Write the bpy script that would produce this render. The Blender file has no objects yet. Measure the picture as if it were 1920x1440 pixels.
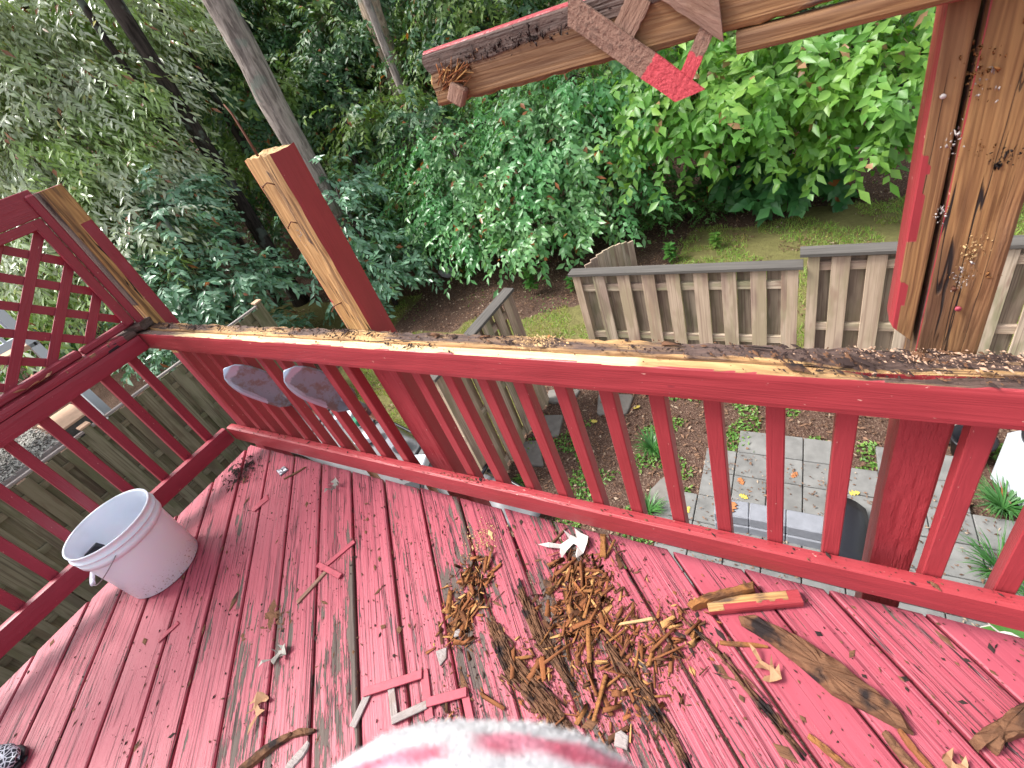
import bpy, math, random
import numpy as np
from mathutils import Vector, Matrix, noise as mnoise

random.seed(7)
rng = np.random.default_rng(7)
scene = bpy.context.scene
COL = scene.collection
R = math.radians
V = Vector

# ------------------------------------------------------------------ camera
cam_d = bpy.data.cameras.new('camera')
cam = bpy.data.objects.new('camera', cam_d)
COL.objects.link(cam)
right = V((0.87013, 0.40448, -0.28155)); down = V((0.03093, -0.61499, -0.78793)); fwd = V((-0.49185, 0.67689, -0.54763))
cam.matrix_world = Matrix(((right.x, -down.x, -fwd.x, 2.58445), (right.y, -down.y, -fwd.y, -0.74487), (right.z, -down.z, -fwd.z, 1.50899), (0, 0, 0, 1)))
cam_d.sensor_width = 36.0
cam_d.lens = 16.702
cam_d.shift_x = -0.014405
cam_d.shift_y = -0.048666
cam_d.clip_start = 0.01
cam_d.clip_end = 400
cam_d.dof.use_dof = True
cam_d.dof.focus_distance = 1.9
cam_d.dof.aperture_fstop = 9
scene.camera = cam

# ------------------------------------------------------------------ world, sun, exposure
SUN_AZ, SUN_EL = R(247), R(52)          # compass direction towards the sun, from +Y clockwise
w = bpy.data.worlds.new('World'); scene.world = w; w.use_nodes = True
wn = w.node_tree; wn.nodes.clear()
sky = wn.nodes.new('ShaderNodeTexSky'); sky.sky_type = 'NISHITA'; sky.sun_disc = False
sky.sun_elevation = SUN_EL; sky.sun_rotation = SUN_AZ; sky.air_density = 1.0; sky.dust_density = 4.0; sky.ozone_density = 1.0
hsv = wn.nodes.new('ShaderNodeHueSaturation'); hsv.inputs['Saturation'].default_value = 0.30
bg = wn.nodes.new('ShaderNodeBackground'); bg.inputs['Strength'].default_value = 0.15
wo = wn.nodes.new('ShaderNodeOutputWorld')
wn.links.new(sky.outputs[0], hsv.inputs['Color']); wn.links.new(hsv.outputs[0], bg.inputs[0]); wn.links.new(bg.outputs[0], wo.inputs[0])
sun_d = bpy.data.lights.new('sun', 'SUN'); sun_d.energy = 2.4; sun_d.angle = R(17); sun_d.color = (1.0, 0.96, 0.90)
sun = bpy.data.objects.new('sun', sun_d); COL.objects.link(sun)
sdir = V((math.sin(SUN_AZ) * math.cos(SUN_EL), math.cos(SUN_AZ) * math.cos(SUN_EL), math.sin(SUN_EL)))
sun.rotation_euler = sdir.to_track_quat('Z', 'Y').to_euler()
sun.location = (-6, -6, 12)
vs = scene.view_settings
vs.view_transform = 'Standard'; vs.look = 'None'; vs.exposure = 1.12; vs.gamma = 1; vs.use_curve_mapping = False
scene.cycles.max_bounces = 6; scene.cycles.diffuse_bounces = 3; scene.cycles.glossy_bounces = 2
scene.cycles.transmission_bounces = 3; scene.cycles.transparent_max_bounces = 6

# ------------------------------------------------------------------ node helpers
class NT:
    def __init__(s, name):
        s.m = bpy.data.materials.new(name); s.m.use_nodes = True
        s.t = s.m.node_tree; s.t.nodes.clear()
        s.out = s.n('ShaderNodeOutputMaterial')
    def n(s, ty, **kw):
        x = s.t.nodes.new(ty)
        for k, v in kw.items(): setattr(x, k, v)
        return x
    def link(s, a, b): s.t.links.new(a, b)
    def put(s, sock, v):
        if hasattr(v, 'is_output'): s.link(v, sock)
        else: sock.default_value = v
    def math(s, op, a, b=0.0, c=0.0, clamp=False):
        x = s.n('ShaderNodeMath', operation=op, use_clamp=clamp)
        s.put(x.inputs[0], a); s.put(x.inputs[1], b); s.put(x.inputs[2], c); return x.outputs[0]
    def vmath(s, op, a, b):
        x = s.n('ShaderNodeVectorMath', operation=op); s.put(x.inputs[0], a); s.put(x.inputs[1], b); return x.outputs[0]
    def obj(s, rnd=True):
        c = s.n('ShaderNodeTexCoord').outputs['Object']
        if rnd:
            r = s.n('ShaderNodeObjectInfo').outputs['Random']
            k = s.n('ShaderNodeCombineXYZ'); s.put(k.inputs[0], s.math('MULTIPLY', r, 37.0)); s.put(k.inputs[1], s.math('MULTIPLY', r, 91.0)); s.put(k.inputs[2], s.math('MULTIPLY', r, 53.0))
            c = s.vmath('ADD', c, k.outputs[0])
        return c
    def rnd(s): return s.n('ShaderNodeObjectInfo').outputs['Random']
    def island(s): return s.n('ShaderNodeNewGeometry').outputs['Random Per Island']
    def pos(s): return s.n('ShaderNodeNewGeometry').outputs['Position']
    def sep(s, v):
        x = s.n('ShaderNodeSeparateXYZ'); s.link(v, x.inputs[0]); return x.outputs
    def noise(s, v, scale=(1, 1, 1), k=1.0, detail=3.0, rough=0.55, dist=0.0):
        if scale != (1, 1, 1): v = s.vmath('MULTIPLY', v, scale)
        x = s.n('ShaderNodeTexNoise'); s.link(v, x.inputs['Vector']); x.inputs['Scale'].default_value = k
        x.inputs['Detail'].default_value = detail; x.inputs['Roughness'].default_value = rough; x.inputs['Distortion'].default_value = dist
        return x.outputs['Fac']
    def step(s, v, a, b):
        x = s.n('ShaderNodeMapRange', interpolation_type='SMOOTHSTEP'); s.put(x.inputs[0], v); s.put(x.inputs[1], a); s.put(x.inputs[2], b); return x.outputs[0]
    def mix(s, f, a, b, mode='MIX'):
        x = s.n('ShaderNodeMix', data_type='RGBA', blend_type=mode)
        s.put(x.inputs[0], f); s.put(x.inputs[6], col(a)); s.put(x.inputs[7], col(b)); return x.outputs[2]
    def attr(s, nm): return s.n('ShaderNodeAttribute', attribute_name=nm).outputs['Fac']
    def bump(s, h, strength=0.5, dist=0.002, nrm=None):
        x = s.n('ShaderNodeBump'); s.link(h, x.inputs['Height']); x.inputs['Strength'].default_value = strength; x.inputs['Distance'].default_value = dist
        if nrm: s.link(nrm, x.inputs['Normal'])
        return x.outputs[0]
    def bsdf(s, color, rough=0.6, spec=0.5, nrm=None, metal=0.0, **kw):
        b = s.n('ShaderNodeBsdfPrincipled'); s.put(b.inputs['Base Color'], col(color)); s.put(b.inputs['Roughness'], rough)
        b.inputs['Specular IOR Level'].default_value = spec; b.inputs['Metallic'].default_value = metal
        if nrm: s.link(nrm, b.inputs['Normal'])
        for k, v in kw.items(): s.put(b.inputs[k.replace('_', ' ')], v)
        s.link(b.outputs[0], s.out.inputs[0]); return b
def col(c):
    return (*c, 1.0) if isinstance(c, tuple) and len(c) == 3 else c

def simple(name, c, rough=0.6, spec=0.5, var=0.15, k=25.0, metal=0.0, bump=0.0):
    s = NT(name); v = s.obj(); n = s.noise(v, k=k, detail=4)
    f = s.math('ADD', s.math('MULTIPLY', n, 2 * var), 1 - var)
    cc = s.mix(1.0, c, s.vmath('MULTIPLY', f_to_v(s, f), (1, 1, 1)), 'MULTIPLY')
    s.bsdf(cc, rough, spec, s.bump(n, bump, 0.003) if bump else None, metal)
    return s.m
def f_to_v(s, f):
    k = s.n('ShaderNodeCombineXYZ')
    for i in range(3): s.put(k.inputs[i], f)
    return k.outputs[0]

# timber with paint / bare wood / rot, driven by mesh attributes bare, rot, tone (a worn-off mask, not light)
def timber_mat(name, paint=(0.32, 0.038, 0.047)):
    s = NT(name); v = s.obj()
    bare, rot, tone = s.attr('bare'), s.attr('rot'), s.attr('tone')
    warp = s.noise(v, (0.55, 8, 8), 1.0, 3)
    rings = s.math('SINE', s.math('MULTIPLY', s.math('ADD', warp, s.math('MULTIPLY', s.noise(v, (1.6, 34, 34), 1.0, 2), 0.42)), 120.0))
    rings = s.math('MULTIPLY_ADD', rings, 0.5, 0.5)
    fine = s.noise(v, (5, 170, 170), 1.0, 4, 0.65)
    big = s.noise(v, (2.2, 9, 9), 1.0, 3)
    lightc = s.mix(s.step(tone, 0.0, 0.5), (0.90, 0.66, 0.36), (0.58, 0.33, 0.12))
    lightc = s.mix(s.step(tone, 0.45, 0.75), lightc, (0.30, 0.155, 0.070))
    lightc = s.mix(s.math('MULTIPLY', s.step(s.noise(v, (1.6, 11, 11), 1.0, 4, 0.6), 0.46, 0.62), s.step(tone, 0.25, 0.5)), lightc, s.mix(s.step(tone, 0.45, 0.7), (0.56, 0.32, 0.105), (0.40, 0.215, 0.08)))
    darkc = s.mix(s.step(tone, 0.0, 0.6), (0.62, 0.30, 0.10), (0.13, 0.045, 0.014))
    ring_amt = s.math('MULTIPLY', rings, s.math('MULTIPLY_ADD', s.step(tone, 0.0, 0.5), 0.30, 0.25))
    wood = s.mix(ring_amt, lightc, darkc)
    wood = s.mix(s.math('MULTIPLY', fine, s.math('MULTIPLY_ADD', tone, 0.7, 0.12)), wood, (0.13, 0.06, 0.03), 'MIX')
    # grey brown stain patches
    wood = s.mix(s.math('MULTIPLY', s.step(big, 0.47, 0.63), s.math('MULTIPLY_ADD', tone, 0.7, 0.05)), wood, (0.09, 0.045, 0.025))
    stk = s.step(s.noise(v, (0.9, 48, 48), 1.0, 3, 0.6, 0.3), 0.54, 0.66)
    wood = s.mix(s.math('MULTIPLY', stk, s.math('MULTIPLY', s.step(tone, 0.1, 0.4), 0.72)), wood, (0.085, 0.036, 0.018))
    ck = s.math('SUBTRACT', 1.0, s.step(s.math('ABSOLUTE', s.math('SUBTRACT', s.noise(v, (0.8, 20, 20), 1.0, 3, 0.6, 0.4), 0.5)), 0.004, 0.013))
    ck = s.math('MULTIPLY', s.math('MULTIPLY', ck, s.step(s.noise(v, (3, 8, 8), 1.0, 2), 0.46, 0.56)), s.step(tone, 0.1, 0.3))
    wood = s.mix(ck, wood, (0.012, 0.007, 0.006))
    # knots
    vo = s.n('ShaderNodeTexVoronoi', feature='F1'); s.link(s.vmath('MULTIPLY', v, (3.0, 9.0, 9.0)), vo.inputs['Vector']); vo.inputs['Scale'].default_value = 1.0
    knot = s.math('SUBTRACT', 1.0, s.step(vo.outputs['Distance'], 0.07, 0.16))
    wood = s.mix(s.math('MULTIPLY', knot, s.step(tone, 0.2, 0.5)), wood, (0.035, 0.016, 0.010))
    rn = s.math('ADD', rot, s.math('MULTIPLY', s.math('SUBTRACT', s.noise(v, (5, 45, 45), 1.0, 5, 0.7), 0.5), 1.1))
    rotc = s.mix(s.noise(v, (20, 120, 120), 1.0, 3), (0.014, 0.010, 0.010), (0.155, 0.092, 0.074))
    rmask = s.math('MULTIPLY', s.step(rn, 0.30, 0.62), s.step(rot, 0.02, 0.15))
    wood = s.mix(rmask, wood, rotc)
    # paint
    pn = s.noise(v, (9, 22, 22), 1.0, 4)
    pc = s.mix(pn, tuple(x * 0.80 for x in paint), tuple(min(1, x * 1.18) for x in paint))
    grain = s.noise(v, (3, 75, 75), 1.0, 4, 0.6, 0.4)
    bm = s.math('ADD', bare, s.math('MULTIPLY', s.math('SUBTRACT', s.noise(v, (7, 55, 55), 1.0, 4, 0.65), 0.5), 0.55))
    bmask = s.math('MULTIPLY', s.step(bm, 0.47, 0.53), s.step(bare, 0.02, 0.10))
    # small chips in the paint
    chip = s.step(s.noise(v, (60, 130, 130), 1.0, 2), 0.735, 0.755)
    pc = s.mix(s.math('MULTIPLY', chip, 0.8), pc, (0.62, 0.36, 0.30))
    nail = s.n('ShaderNodeTexVoronoi', feature='F1'); s.link(s.vmath('MULTIPLY', v, (6.0, 16.0, 16.0)), nail.inputs['Vector']); nail.inputs['Scale'].default_value = 1.0
    pc = s.mix(s.math('MULTIPLY', s.math('SUBTRACT', 1.0, s.step(nail.outputs['Distance'], 0.04, 0.06)), 0.6), pc, (0.16, 0.02, 0.03))
    c = s.mix(bmask, pc, wood)
    h = s.math('ADD', s.math('MULTIPLY', grain, s.math('MULTIPLY_ADD', bmask, 0.5, 0.55)), s.math('MULTIPLY', s.math('MULTIPLY', fine, bmask), 0.7))
    h = s.math('ADD', h, s.math('MULTIPLY', rings, 0.12))
    h = s.math('SUBTRACT', h, s.math('MULTIPLY', bmask, 0.25))
    h = s.math('SUBTRACT', h, s.math('MULTIPLY', s.math('MULTIPLY', ck, bmask), 1.2))
    h = s.math('ADD', h, s.math('MULTIPLY', s.math('MULTIPLY', s.noise(v, (30, 70, 70), 1.0, 4, 0.7), rmask), 1.6))
    s.bsdf(c, s.math('MULTIPLY_ADD', bmask, 0.33, 0.40), 0.45, s.bump(h, 0.75, 0.0028))
    return s.m

def deck_mat():
    s = NT('deck_paint'); v = s.obj(); r = s.rnd()
    attr_w = s.attr('wear')
    n1 = s.noise(v, (4, 14, 4), 1.0, 4)
    pc = s.mix(n1, (0.32, 0.052, 0.080), (0.43, 0.090, 0.128))
    pc = s.mix(s.math('MULTIPLY', r, 0.25), pc, (0.30, 0.035, 0.05))
    # weathered grain grooves, stronger on some boards
    g1 = s.noise(v, (1.3, 120, 20), 1.0, 4, 0.6, 0.25)
    g2 = s.noise(v, (0.9, 48, 10), 1.0, 3, 0.6, 0.5)
    amount = s.step(s.math('ADD', s.noise(v, (1.1, 7, 2), 1.0, 2), s.math('MULTIPLY_ADD', attr_w, 0.45, -0.18)), 0.30, 0.62)
    groove = s.math('MULTIPLY', s.math('SUBTRACT', 1.0, s.step(g1, 0.38, 0.49)), amount)
    crack = s.math('SUBTRACT', 1.0, s.step(s.math('ABSOLUTE', s.math('SUBTRACT', g2, 0.50)), 0.004, 0.015))
    crack = s.math('MULTIPLY', crack, s.step(s.noise(v, (2.2, 10, 2), 1.0, 2), 0.40, 0.54))
    pc = s.mix(s.math('MULTIPLY', groove, 0.80), pc, (0.15, 0.018, 0.034))
    # peeled areas
    pl = s.math('ADD', s.math('MULTIPLY', s.noise(v, (6.0, 62, 6), 1.0, 5, 0.68), 0.62), s.math('MULTIPLY', s.noise(v, (1.5, 9, 2), 1.0, 2), 0.52))
    pl = s.math('ADD', pl, s.math('MULTIPLY_ADD', attr_w, 0.24, -0.12))
    peel = s.step(pl, 0.695, 0.712)
    woodc = s.mix(s.noise(v, (5, 150, 30), 1.0, 4), (0.030, 0.020, 0.018), (0.15, 0.11, 0.09))
    c = s.mix(peel, pc, woodc)
    c = s.mix(crack, c, (0.035, 0.008, 0.012))
    h = s.math('ADD', s.math('MULTIPLY', g1, s.math('MULTIPLY_ADD', amount, 0.8, 0.25)), s.math('MULTIPLY', s.math('SUBTRACT', 1.0, crack), 0.6))
    h = s.math('SUBTRACT', h, s.math('MULTIPLY', peel, 0.45))
    s.bsdf(c, s.math('MULTIPLY_ADD', peel, 0.25, s.math('MULTIPLY_ADD', n1, 0.2, 0.36)), 0.5, s.bump(h, 0.9, 0.003))
    return s.m

def fence_mat(nm='weathered_fence_wood', dk=1.0):
    s = NT(nm); v = s.obj(); r = s.rnd()
    g = s.noise(v, (1.8, 55, 55), 1.0, 4, 0.6, 0.5); big = s.noise(v, (1.6, 6, 6), 1.0, 3)
    c = s.mix(g, (0.30, 0.25, 0.18), (0.76, 0.68, 0.53))
    c = s.mix(s.math('MULTIPLY', s.step(big, 0.45, 0.62), 0.85), c, (0.27, 0.28, 0.165))
    c = s.mix(s.math('MULTIPLY', s.step(s.noise(v, (0.8, 60, 60), 1.0, 3), 0.52, 0.66), 0.7), c, (0.17, 0.125, 0.105))
    c = s.mix(s.math('MULTIPLY', s.step(s.noise(v, (2, 12, 12), 1.0, 2), 0.58, 0.7), 0.7), c, (0.25, 0.17, 0.13))
    c = s.mix(s.math('MULTIPLY', r, 0.55), c, (0.46, 0.35, 0.25)); c = s.mix(s.math('MULTIPLY', s.step(s.noise(v, (1.1, 5, 5), 1.0, 3), 0.50, 0.68), 0.6), c, (0.22, 0.15, 0.13))
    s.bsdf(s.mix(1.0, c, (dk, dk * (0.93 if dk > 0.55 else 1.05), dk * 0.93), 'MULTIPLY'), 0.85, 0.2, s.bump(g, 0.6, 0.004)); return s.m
def bark_mat(name, a, b, k=1.0):
    s = NT(name); v = s.obj()
    n = s.noise(v, (14 * k, 14 * k, 2.2 * k), 1.0, 5, 0.65, 0.6)
    c = s.mix(s.step(n, 0.35, 0.65), a, b); l = s.noise(v, k=3.0, detail=3)
    c = s.mix(s.math('MULTIPLY', s.step(l, 0.55, 0.68), 0.5), c, (0.20, 0.26, 0.22))
    s.bsdf(c, 0.9, 0.2, s.bump(n, 1.0, 0.03)); return s.m
def leaf_mat(name, a, b, c3=None, rough=0.42, trans=0.30, spec=0.5, dead=(0.30, 0.10, 0.03), dead_amt=0.012, rare=None, rare_amt=0.0):
    s = NT(name); i = s.island()
    c = s.mix(i, a, b)
    if c3: c = s.mix(s.step(s.noise(s.pos(), k=0.9, detail=2), 0.44, 0.62), c, c3)
    c = s.mix(s.step(s.math('FRACT', s.math('MULTIPLY', i, 57.31)), 1 - dead_amt - 0.001, 1 - dead_amt), c, dead)
    if rare: c = s.mix(s.step(s.math('FRACT', s.math('MULTIPLY', i, 91.7)), 1 - rare_amt - 0.001, 1 - rare_amt), c, rare)
    b1 = s.n('ShaderNodeBsdfPrincipled'); s.link(c, b1.inputs['Base Color']); b1.inputs['Roughness'].default_value = rough; b1.inputs['Specular IOR Level'].default_value = spec
    tr = s.n('ShaderNodeBsdfTranslucent'); s.link(s.mix(1.0, c, (1.5, 1.6, 0.7), 'MULTIPLY'), tr.inputs[0])
    mx = s.n('ShaderNodeMixShader'); mx.inputs[0].default_value = trans
    s.link(b1.outputs[0], mx.inputs[1]); s.link(tr.outputs[0], mx.inputs[2]); s.link(mx.outputs[0], s.out.inputs[0]); return s.m

M = {}
M['timber'] = timber_mat('painted_timber')
M['leftpaint'] = timber_mat('painted_timber_dark', (0.275, 0.032, 0.052))
M['deck'] = deck_mat()
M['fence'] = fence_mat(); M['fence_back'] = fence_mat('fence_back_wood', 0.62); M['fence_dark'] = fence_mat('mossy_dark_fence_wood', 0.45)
def capmat():
    s = NT('dark_weathered_cap'); v = s.obj(); g = s.noise(v, (2, 50, 50), 1.0, 4)
    s.bsdf(s.mix(g, (0.035, 0.033, 0.032), (0.17, 0.155, 0.14)), 0.8, 0.3, s.bump(g, 0.6, 0.004)); return s.m
M['cap'] = capmat()
M['bark_big'] = bark_mat('grey_bark', (0.14, 0.115, 0.105), (0.40, 0.34, 0.31))
M['bark_dark'] = bark_mat('dark_bark', (0.02, 0.016, 0.014), (0.07, 0.055, 0.05))
M['bark_pale'] = bark_mat('pale_bark', (0.22, 0.16, 0.12), (0.46, 0.36, 0.28))
M['twig'] = simple('twig', (0.10, 0.065, 0.04), 0.8)
M['l_silver'] = leaf_mat('silver_leaf', (0.29, 0.36, 0.23), (0.64, 0.69, 0.56), (0.29, 0.43, 0.13), 0.25, 0.25, 1.0, rare=(0.45, 0.42, 0.12), rare_amt=0.01)
M['l_blue'] = leaf_mat('bluish_leaf', (0.075, 0.19, 0.11), (0.21, 0.38, 0.24), None, 0.32, 0.18, 0.7)
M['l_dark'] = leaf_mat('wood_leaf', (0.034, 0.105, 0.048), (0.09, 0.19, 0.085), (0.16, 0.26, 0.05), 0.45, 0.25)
M['l_hedge'] = leaf_mat('hedge_leaf', (0.075, 0.215, 0.075), (0.21, 0.40, 0.16), (0.10, 0.29, 0.10), 0.34, 0.28, 0.6, dead_amt=0.02)
M['l_bright'] = leaf_mat('bright_leaf', (0.11, 0.27, 0.045), (0.26, 0.44, 0.085), (0.13, 0.31, 0.06), 0.38, 0.38, 0.55, dead=(0.40, 0.22, 0.12), dead_amt=0.02)
M['l_maple'] = leaf_mat('maple_leaf', (0.04, 0.15, 0.05), (0.08, 0.23, 0.07), None, 0.42, 0.3)
M['l_small'] = leaf_mat('small_leaf', (0.05, 0.17, 0.04), (0.12, 0.28, 0.06), None, 0.4, 0.3)
M['l_weed'] = leaf_mat('weed_leaf', (0.07, 0.20, 0.035), (0.20, 0.34, 0.07), None, 0.45, 0.3)
M['grass'] = leaf_mat('grass_blade', (0.15, 0.29, 0.05), (0.36, 0.50, 0.12), (0.30, 0.34, 0.09), 0.5, 0.3, 0.4, dead=(0.45, 0.30, 0.12), dead_amt=0.04)
M['litter'] = leaf_mat('leaf_litter', (0.07, 0.035, 0.022), (0.26, 0.15, 0.095), None, 0.8, 0.05, 0.3, dead=(0.40, 0.30, 0.22), dead_amt=0.12)
M['wild'] = leaf_mat('stiff_grass', (0.035, 0.13, 0.03), (0.09, 0.24, 0.06), None, 0.35, 0.25)
def splint_mat():
    s = NT('rotten_wood'); i = s.island(); v = s.obj(False)
    c = s.mix(i, (0.36, 0.130, 0.048), (0.14, 0.058, 0.030))
    c = s.mix(s.step(s.math('FRACT', s.math('MULTIPLY', i, 31.7)), 0.66, 0.70), c, (0.06, 0.030, 0.020))
    c = s.mix(s.step(s.math('FRACT', s.math('MULTIPLY', i, 71.3)), 0.90, 0.91), c, (0.60, 0.34, 0.13))
    n = s.noise(v, k=260.0, detail=3)
    s.bsdf(s.mix(s.math('MULTIPLY', n, 0.7), c, (0.16, 0.06, 0.022)), 0.85, 0.2, s.bump(n, 0.6, 0.002)); return s.m
M['splint'] = splint_mat()
def chunk_mat(name, a, b, d):
    s = NT(name); v = s.obj()
    g = s.noise(v, (12, 90, 60), 1.0, 5, 0.65, 0.5); bg_ = s.noise(v, k=14.0, detail=3)
    c = s.mix(g, a, b); c = s.mix(s.step(bg_, 0.5, 0.66), c, d)
    s.bsdf(c, 0.85, 0.25, s.bump(g, 1.0, 0.006)); return s.m
M['chunk_dark'] = chunk_mat('rotten_brown_wood', (0.05, 0.025, 0.016), (0.24, 0.115, 0.06), (0.020, 0.014, 0.014))
M['chunk_orange'] = chunk_mat('rotten_orange_wood', (0.16, 0.065, 0.022), (0.40, 0.175, 0.058), (0.12, 0.055, 0.028))
M['chunk_grey'] = chunk_mat('weathered_grey_wood', (0.20, 0.17, 0.16), (0.44, 0.39, 0.38), (0.28, 0.22, 0.20))
M['slatbrown'] = chunk_mat('unpainted_brown_slat', (0.12, 0.065, 0.05), (0.36, 0.22, 0.165), (0.24, 0.14, 0.10))
M['chaff'] = simple('pale_chaff', (0.42, 0.27, 0.19), 0.9, 0.2, 0.5, 300)
M['dirt'] = simple('dark_dirt', (0.035, 0.022, 0.020), 0.9, 0.2)
M['sawdust'] = simple('sawdust', (0.52, 0.34, 0.17), 0.9, 0.2, 0.3, 300)
M['whiteplastic'] = simple('white_plastic', (0.72, 0.70, 0.80), 0.32, 0.5, 0.04, 8)
M['white'] = simple('white_paint', (0.56, 0.61, 0.67), 0.5, 0.5, 0.05)
M['steelwire'] = simple('steel_wire', (0.30, 0.30, 0.34), 0.35, 0.5, 0.1, 30, 0.9)
M['rust'] = simple('rusty_iron', (0.12, 0.045, 0.025), 0.8, 0.4, 0.4, 60, 0.3)
M['black'] = simple('black_plastic', (0.015, 0.015, 0.02), 0.35, 0.5)
M['paver'] = simple('grey_concrete_paver', (0.19, 0.19, 0.185), 0.9, 0.25, 0.55, 7, bump=0.8)
M['block'] = simple('blue_grey_concrete_block', (0.23, 0.24, 0.27), 0.85, 0.3, 0.3, 12, bump=0.5)
M['stone'] = simple('flat_grey_stone', (0.20, 0.185, 0.17), 0.9, 0.3, 0.4, 10, bump=0.6)
M['rock'] = simple('pale_rock', (0.45, 0.43, 0.46), 0.8, 0.3, 0.3, 8)
M['tarp'] = simple('grey_tarpaulin', (0.17, 0.17, 0.18), 0.42, 0.5, 0.3, 4, bump=0.3)
M['green'] = simple('green_plastic', (0.02, 0.20, 0.11), 0.4)
M['orange'] = simple('orange_plastic', (0.80, 0.20, 0.07), 0.4)
M['wood_pale'] = simple('pale_plywood', (0.55, 0.36, 0.25), 0.8, 0.2, 0.3, 10)
M['leaf_pale'] = simple('pale_dry_leaf', (0.50, 0.45, 0.43), 0.7, 0.3, 0.3, 40, bump=0.4)
M['leaf_grey'] = simple('grey_dry_leaf', (0.33, 0.32, 0.29), 0.7, 0.3, 0.35, 60, bump=0.4)
M['leaf_brown'] = simple('brown_dry_leaf', (0.36, 0.20, 0.11), 0.7, 0.3, 0.4, 60, bump=0.4)
M['leaf_yellow'] = simple('yellow_leaf', (0.52, 0.41, 0.09), 0.6, 0.3, 0.2, 50)
M['leaf_rust'] = simple('rust_orange_leaf', (0.42, 0.16, 0.06), 0.6, 0.3, 0.3, 50)
M['flake'] = simple('pink_red_paint_chip', (0.36, 0.058, 0.085), 0.5, 0.4, 0.35, 40, bump=0.2)

# ------------------------------------------------------------------ object helpers
def tag(o, label=None, cat=None, group=None, kind=None):
    if label: o['label'] = label
    if cat: o['category'] = cat
    if group: o['group'] = group
    if kind: o['kind'] = kind
    return o
def empty(name, loc, label, cat, group=None):
    o = bpy.data.objects.new(name, None); COL.objects.link(o); o.location = loc; o.empty_display_size = 0.1
    bpy.context.view_layer.update() if False else None
    return tag(o, label, cat, group)
def place(o, mat4, parent=None):
    if parent is not None:
        o.parent = parent
        pm = PM(parent)
        o.matrix_basis = pm.inverted() @ mat4
    else:
        o.matrix_basis = mat4
def PM(o):
    m = o.matrix_basis.copy(); p = o.parent
    while p is not None:
        m = p.matrix_basis @ m; p = p.parent
    return m
def mesh(name, verts, faces, mats, idx=None, smooth=False):
    me = bpy.data.meshes.new(name); me.from_pydata([tuple(v) for v in verts], [], [tuple(f) for f in faces])
    for m in (mats if isinstance(mats, (list, tuple)) else [mats]): me.materials.append(m)
    if idx is not None: me.polygons.foreach_set('material_index', idx)
    if smooth: me.polygons.foreach_set('use_smooth', [True] * len(me.polygons))
    me.update(); return me
def npmesh(name, verts, quads, mats, idx=None, smooth=False):
    """verts (n,3) float array, quads (m,k) int array with constant k."""
    me = bpy.data.meshes.new(name); n = len(verts); m, k = quads.shape
    me.vertices.add(n); me.vertices.foreach_set('co', np.asarray(verts, dtype=np.float32).ravel())
    me.loops.add(m * k); me.loops.foreach_set('vertex_index', np.asarray(quads, dtype=np.int32).ravel())
    me.polygons.add(m); me.polygons.foreach_set('loop_start', np.arange(0, m * k, k, dtype=np.int32))
    for mm in (mats if isinstance(mats, (list, tuple)) else [mats]): me.materials.append(mm)
    if idx is not None: me.polygons.foreach_set('material_index', np.asarray(idx, dtype=np.int32))
    if smooth: me.polygons.foreach_set('use_smooth', np.ones(m, dtype=bool))
    me.update(calc_edges=True); me.validate(); return me
def link(name, me, parent=None, mat4=None):
    o = bpy.data.objects.new(name, me); COL.objects.link(o); place(o, mat4 if mat4 is not None else Matrix.Identity(4), parent); return o
def axes(p0, p1, up=(0, 0, 1)):
    p0, p1, up = V(p0), V(p1), V(up); x = (p1 - p0); L = x.length; x.normalize()
    z = up - up.dot(x) * x; z.normalize(); y = z.cross(x); c = (p0 + p1) / 2
    return L, Matrix(((x.x, y.x, z.x, c.x), (x.y, y.y, z.y, c.y), (x.z, y.z, z.z, c.z), (0, 0, 0, 1)))
_cache = {}
def cbox(L, W, H, ch, mat):
    key = (round(L, 4), round(W, 4), round(H, 4), ch, mat.name)
    if key in _cache: return _cache[key]
    a, b, c = L / 2, W / 2, H / 2; vs_ = []; fs = []; ix = {}
    for sx in (-1, 1):
        for sy in (-1, 1):
            for sz in (-1, 1):
                for k in range(3):
                    p = [sx * (a - ch), sy * (b - ch), sz * (c - ch)]; p[k] = (sx * a, sy * b, sz * c)[k]
                    ix[(sx, sy, sz, k)] = len(vs_); vs_.append(p)
    def quad(q):
        n = (V(vs_[q[1]]) - V(vs_[q[0]])).cross(V(vs_[q[2]]) - V(vs_[q[0]])); cen = sum((V(vs_[i]) for i in q), V()) / len(q)
        fs.append(q if n.dot(cen) > 0 else q[::-1])
    for k in range(3):
        o1, o2 = [i for i in range(3) if i != k]
        for s_ in (-1, 1):
            q = []
            for (u, v_) in ((-1, -1), (1, -1), (1, 1), (-1, 1)):
                t = [0, 0, 0]; t[k] = s_; t[o1] = u; t[o2] = v_; q.append(ix[(*t, k)])
            quad(q)
        for u in (-1, 1):
            for v_ in (-1, 1):
                t0 = [0, 0, 0]; t0[k] = -1; t0[o1] = u; t0[o2] = v_; t1 = list(t0); t1[k] = 1
                quad([ix[(*t0, o1)], ix[(*t1, o1)], ix[(*t1, o2)], ix[(*t0, o2)]])
    for sx in (-1, 1):
        for sy in (-1, 1):
            for sz in (-1, 1): quad([ix[(sx, sy, sz, k)] for k in range(3)])
    me = mesh('beam', vs_, fs, mat); _cache[key] = me; return me
def bar(name, p0, p1, w, h, mat, parent=None, up=(0, 0, 1), ch=0.0025):
    L, m4 = axes(p0, p1, up); return link(name, cbox(L, w, h, ch, mat), parent, m4)
def nz(p, f): return V((mnoise.noise(V(p) * f), mnoise.noise(V(p) * f + V((31.4, 7, 2))), mnoise.noise(V(p) * f + V((3, 77, 19)))))
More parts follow.
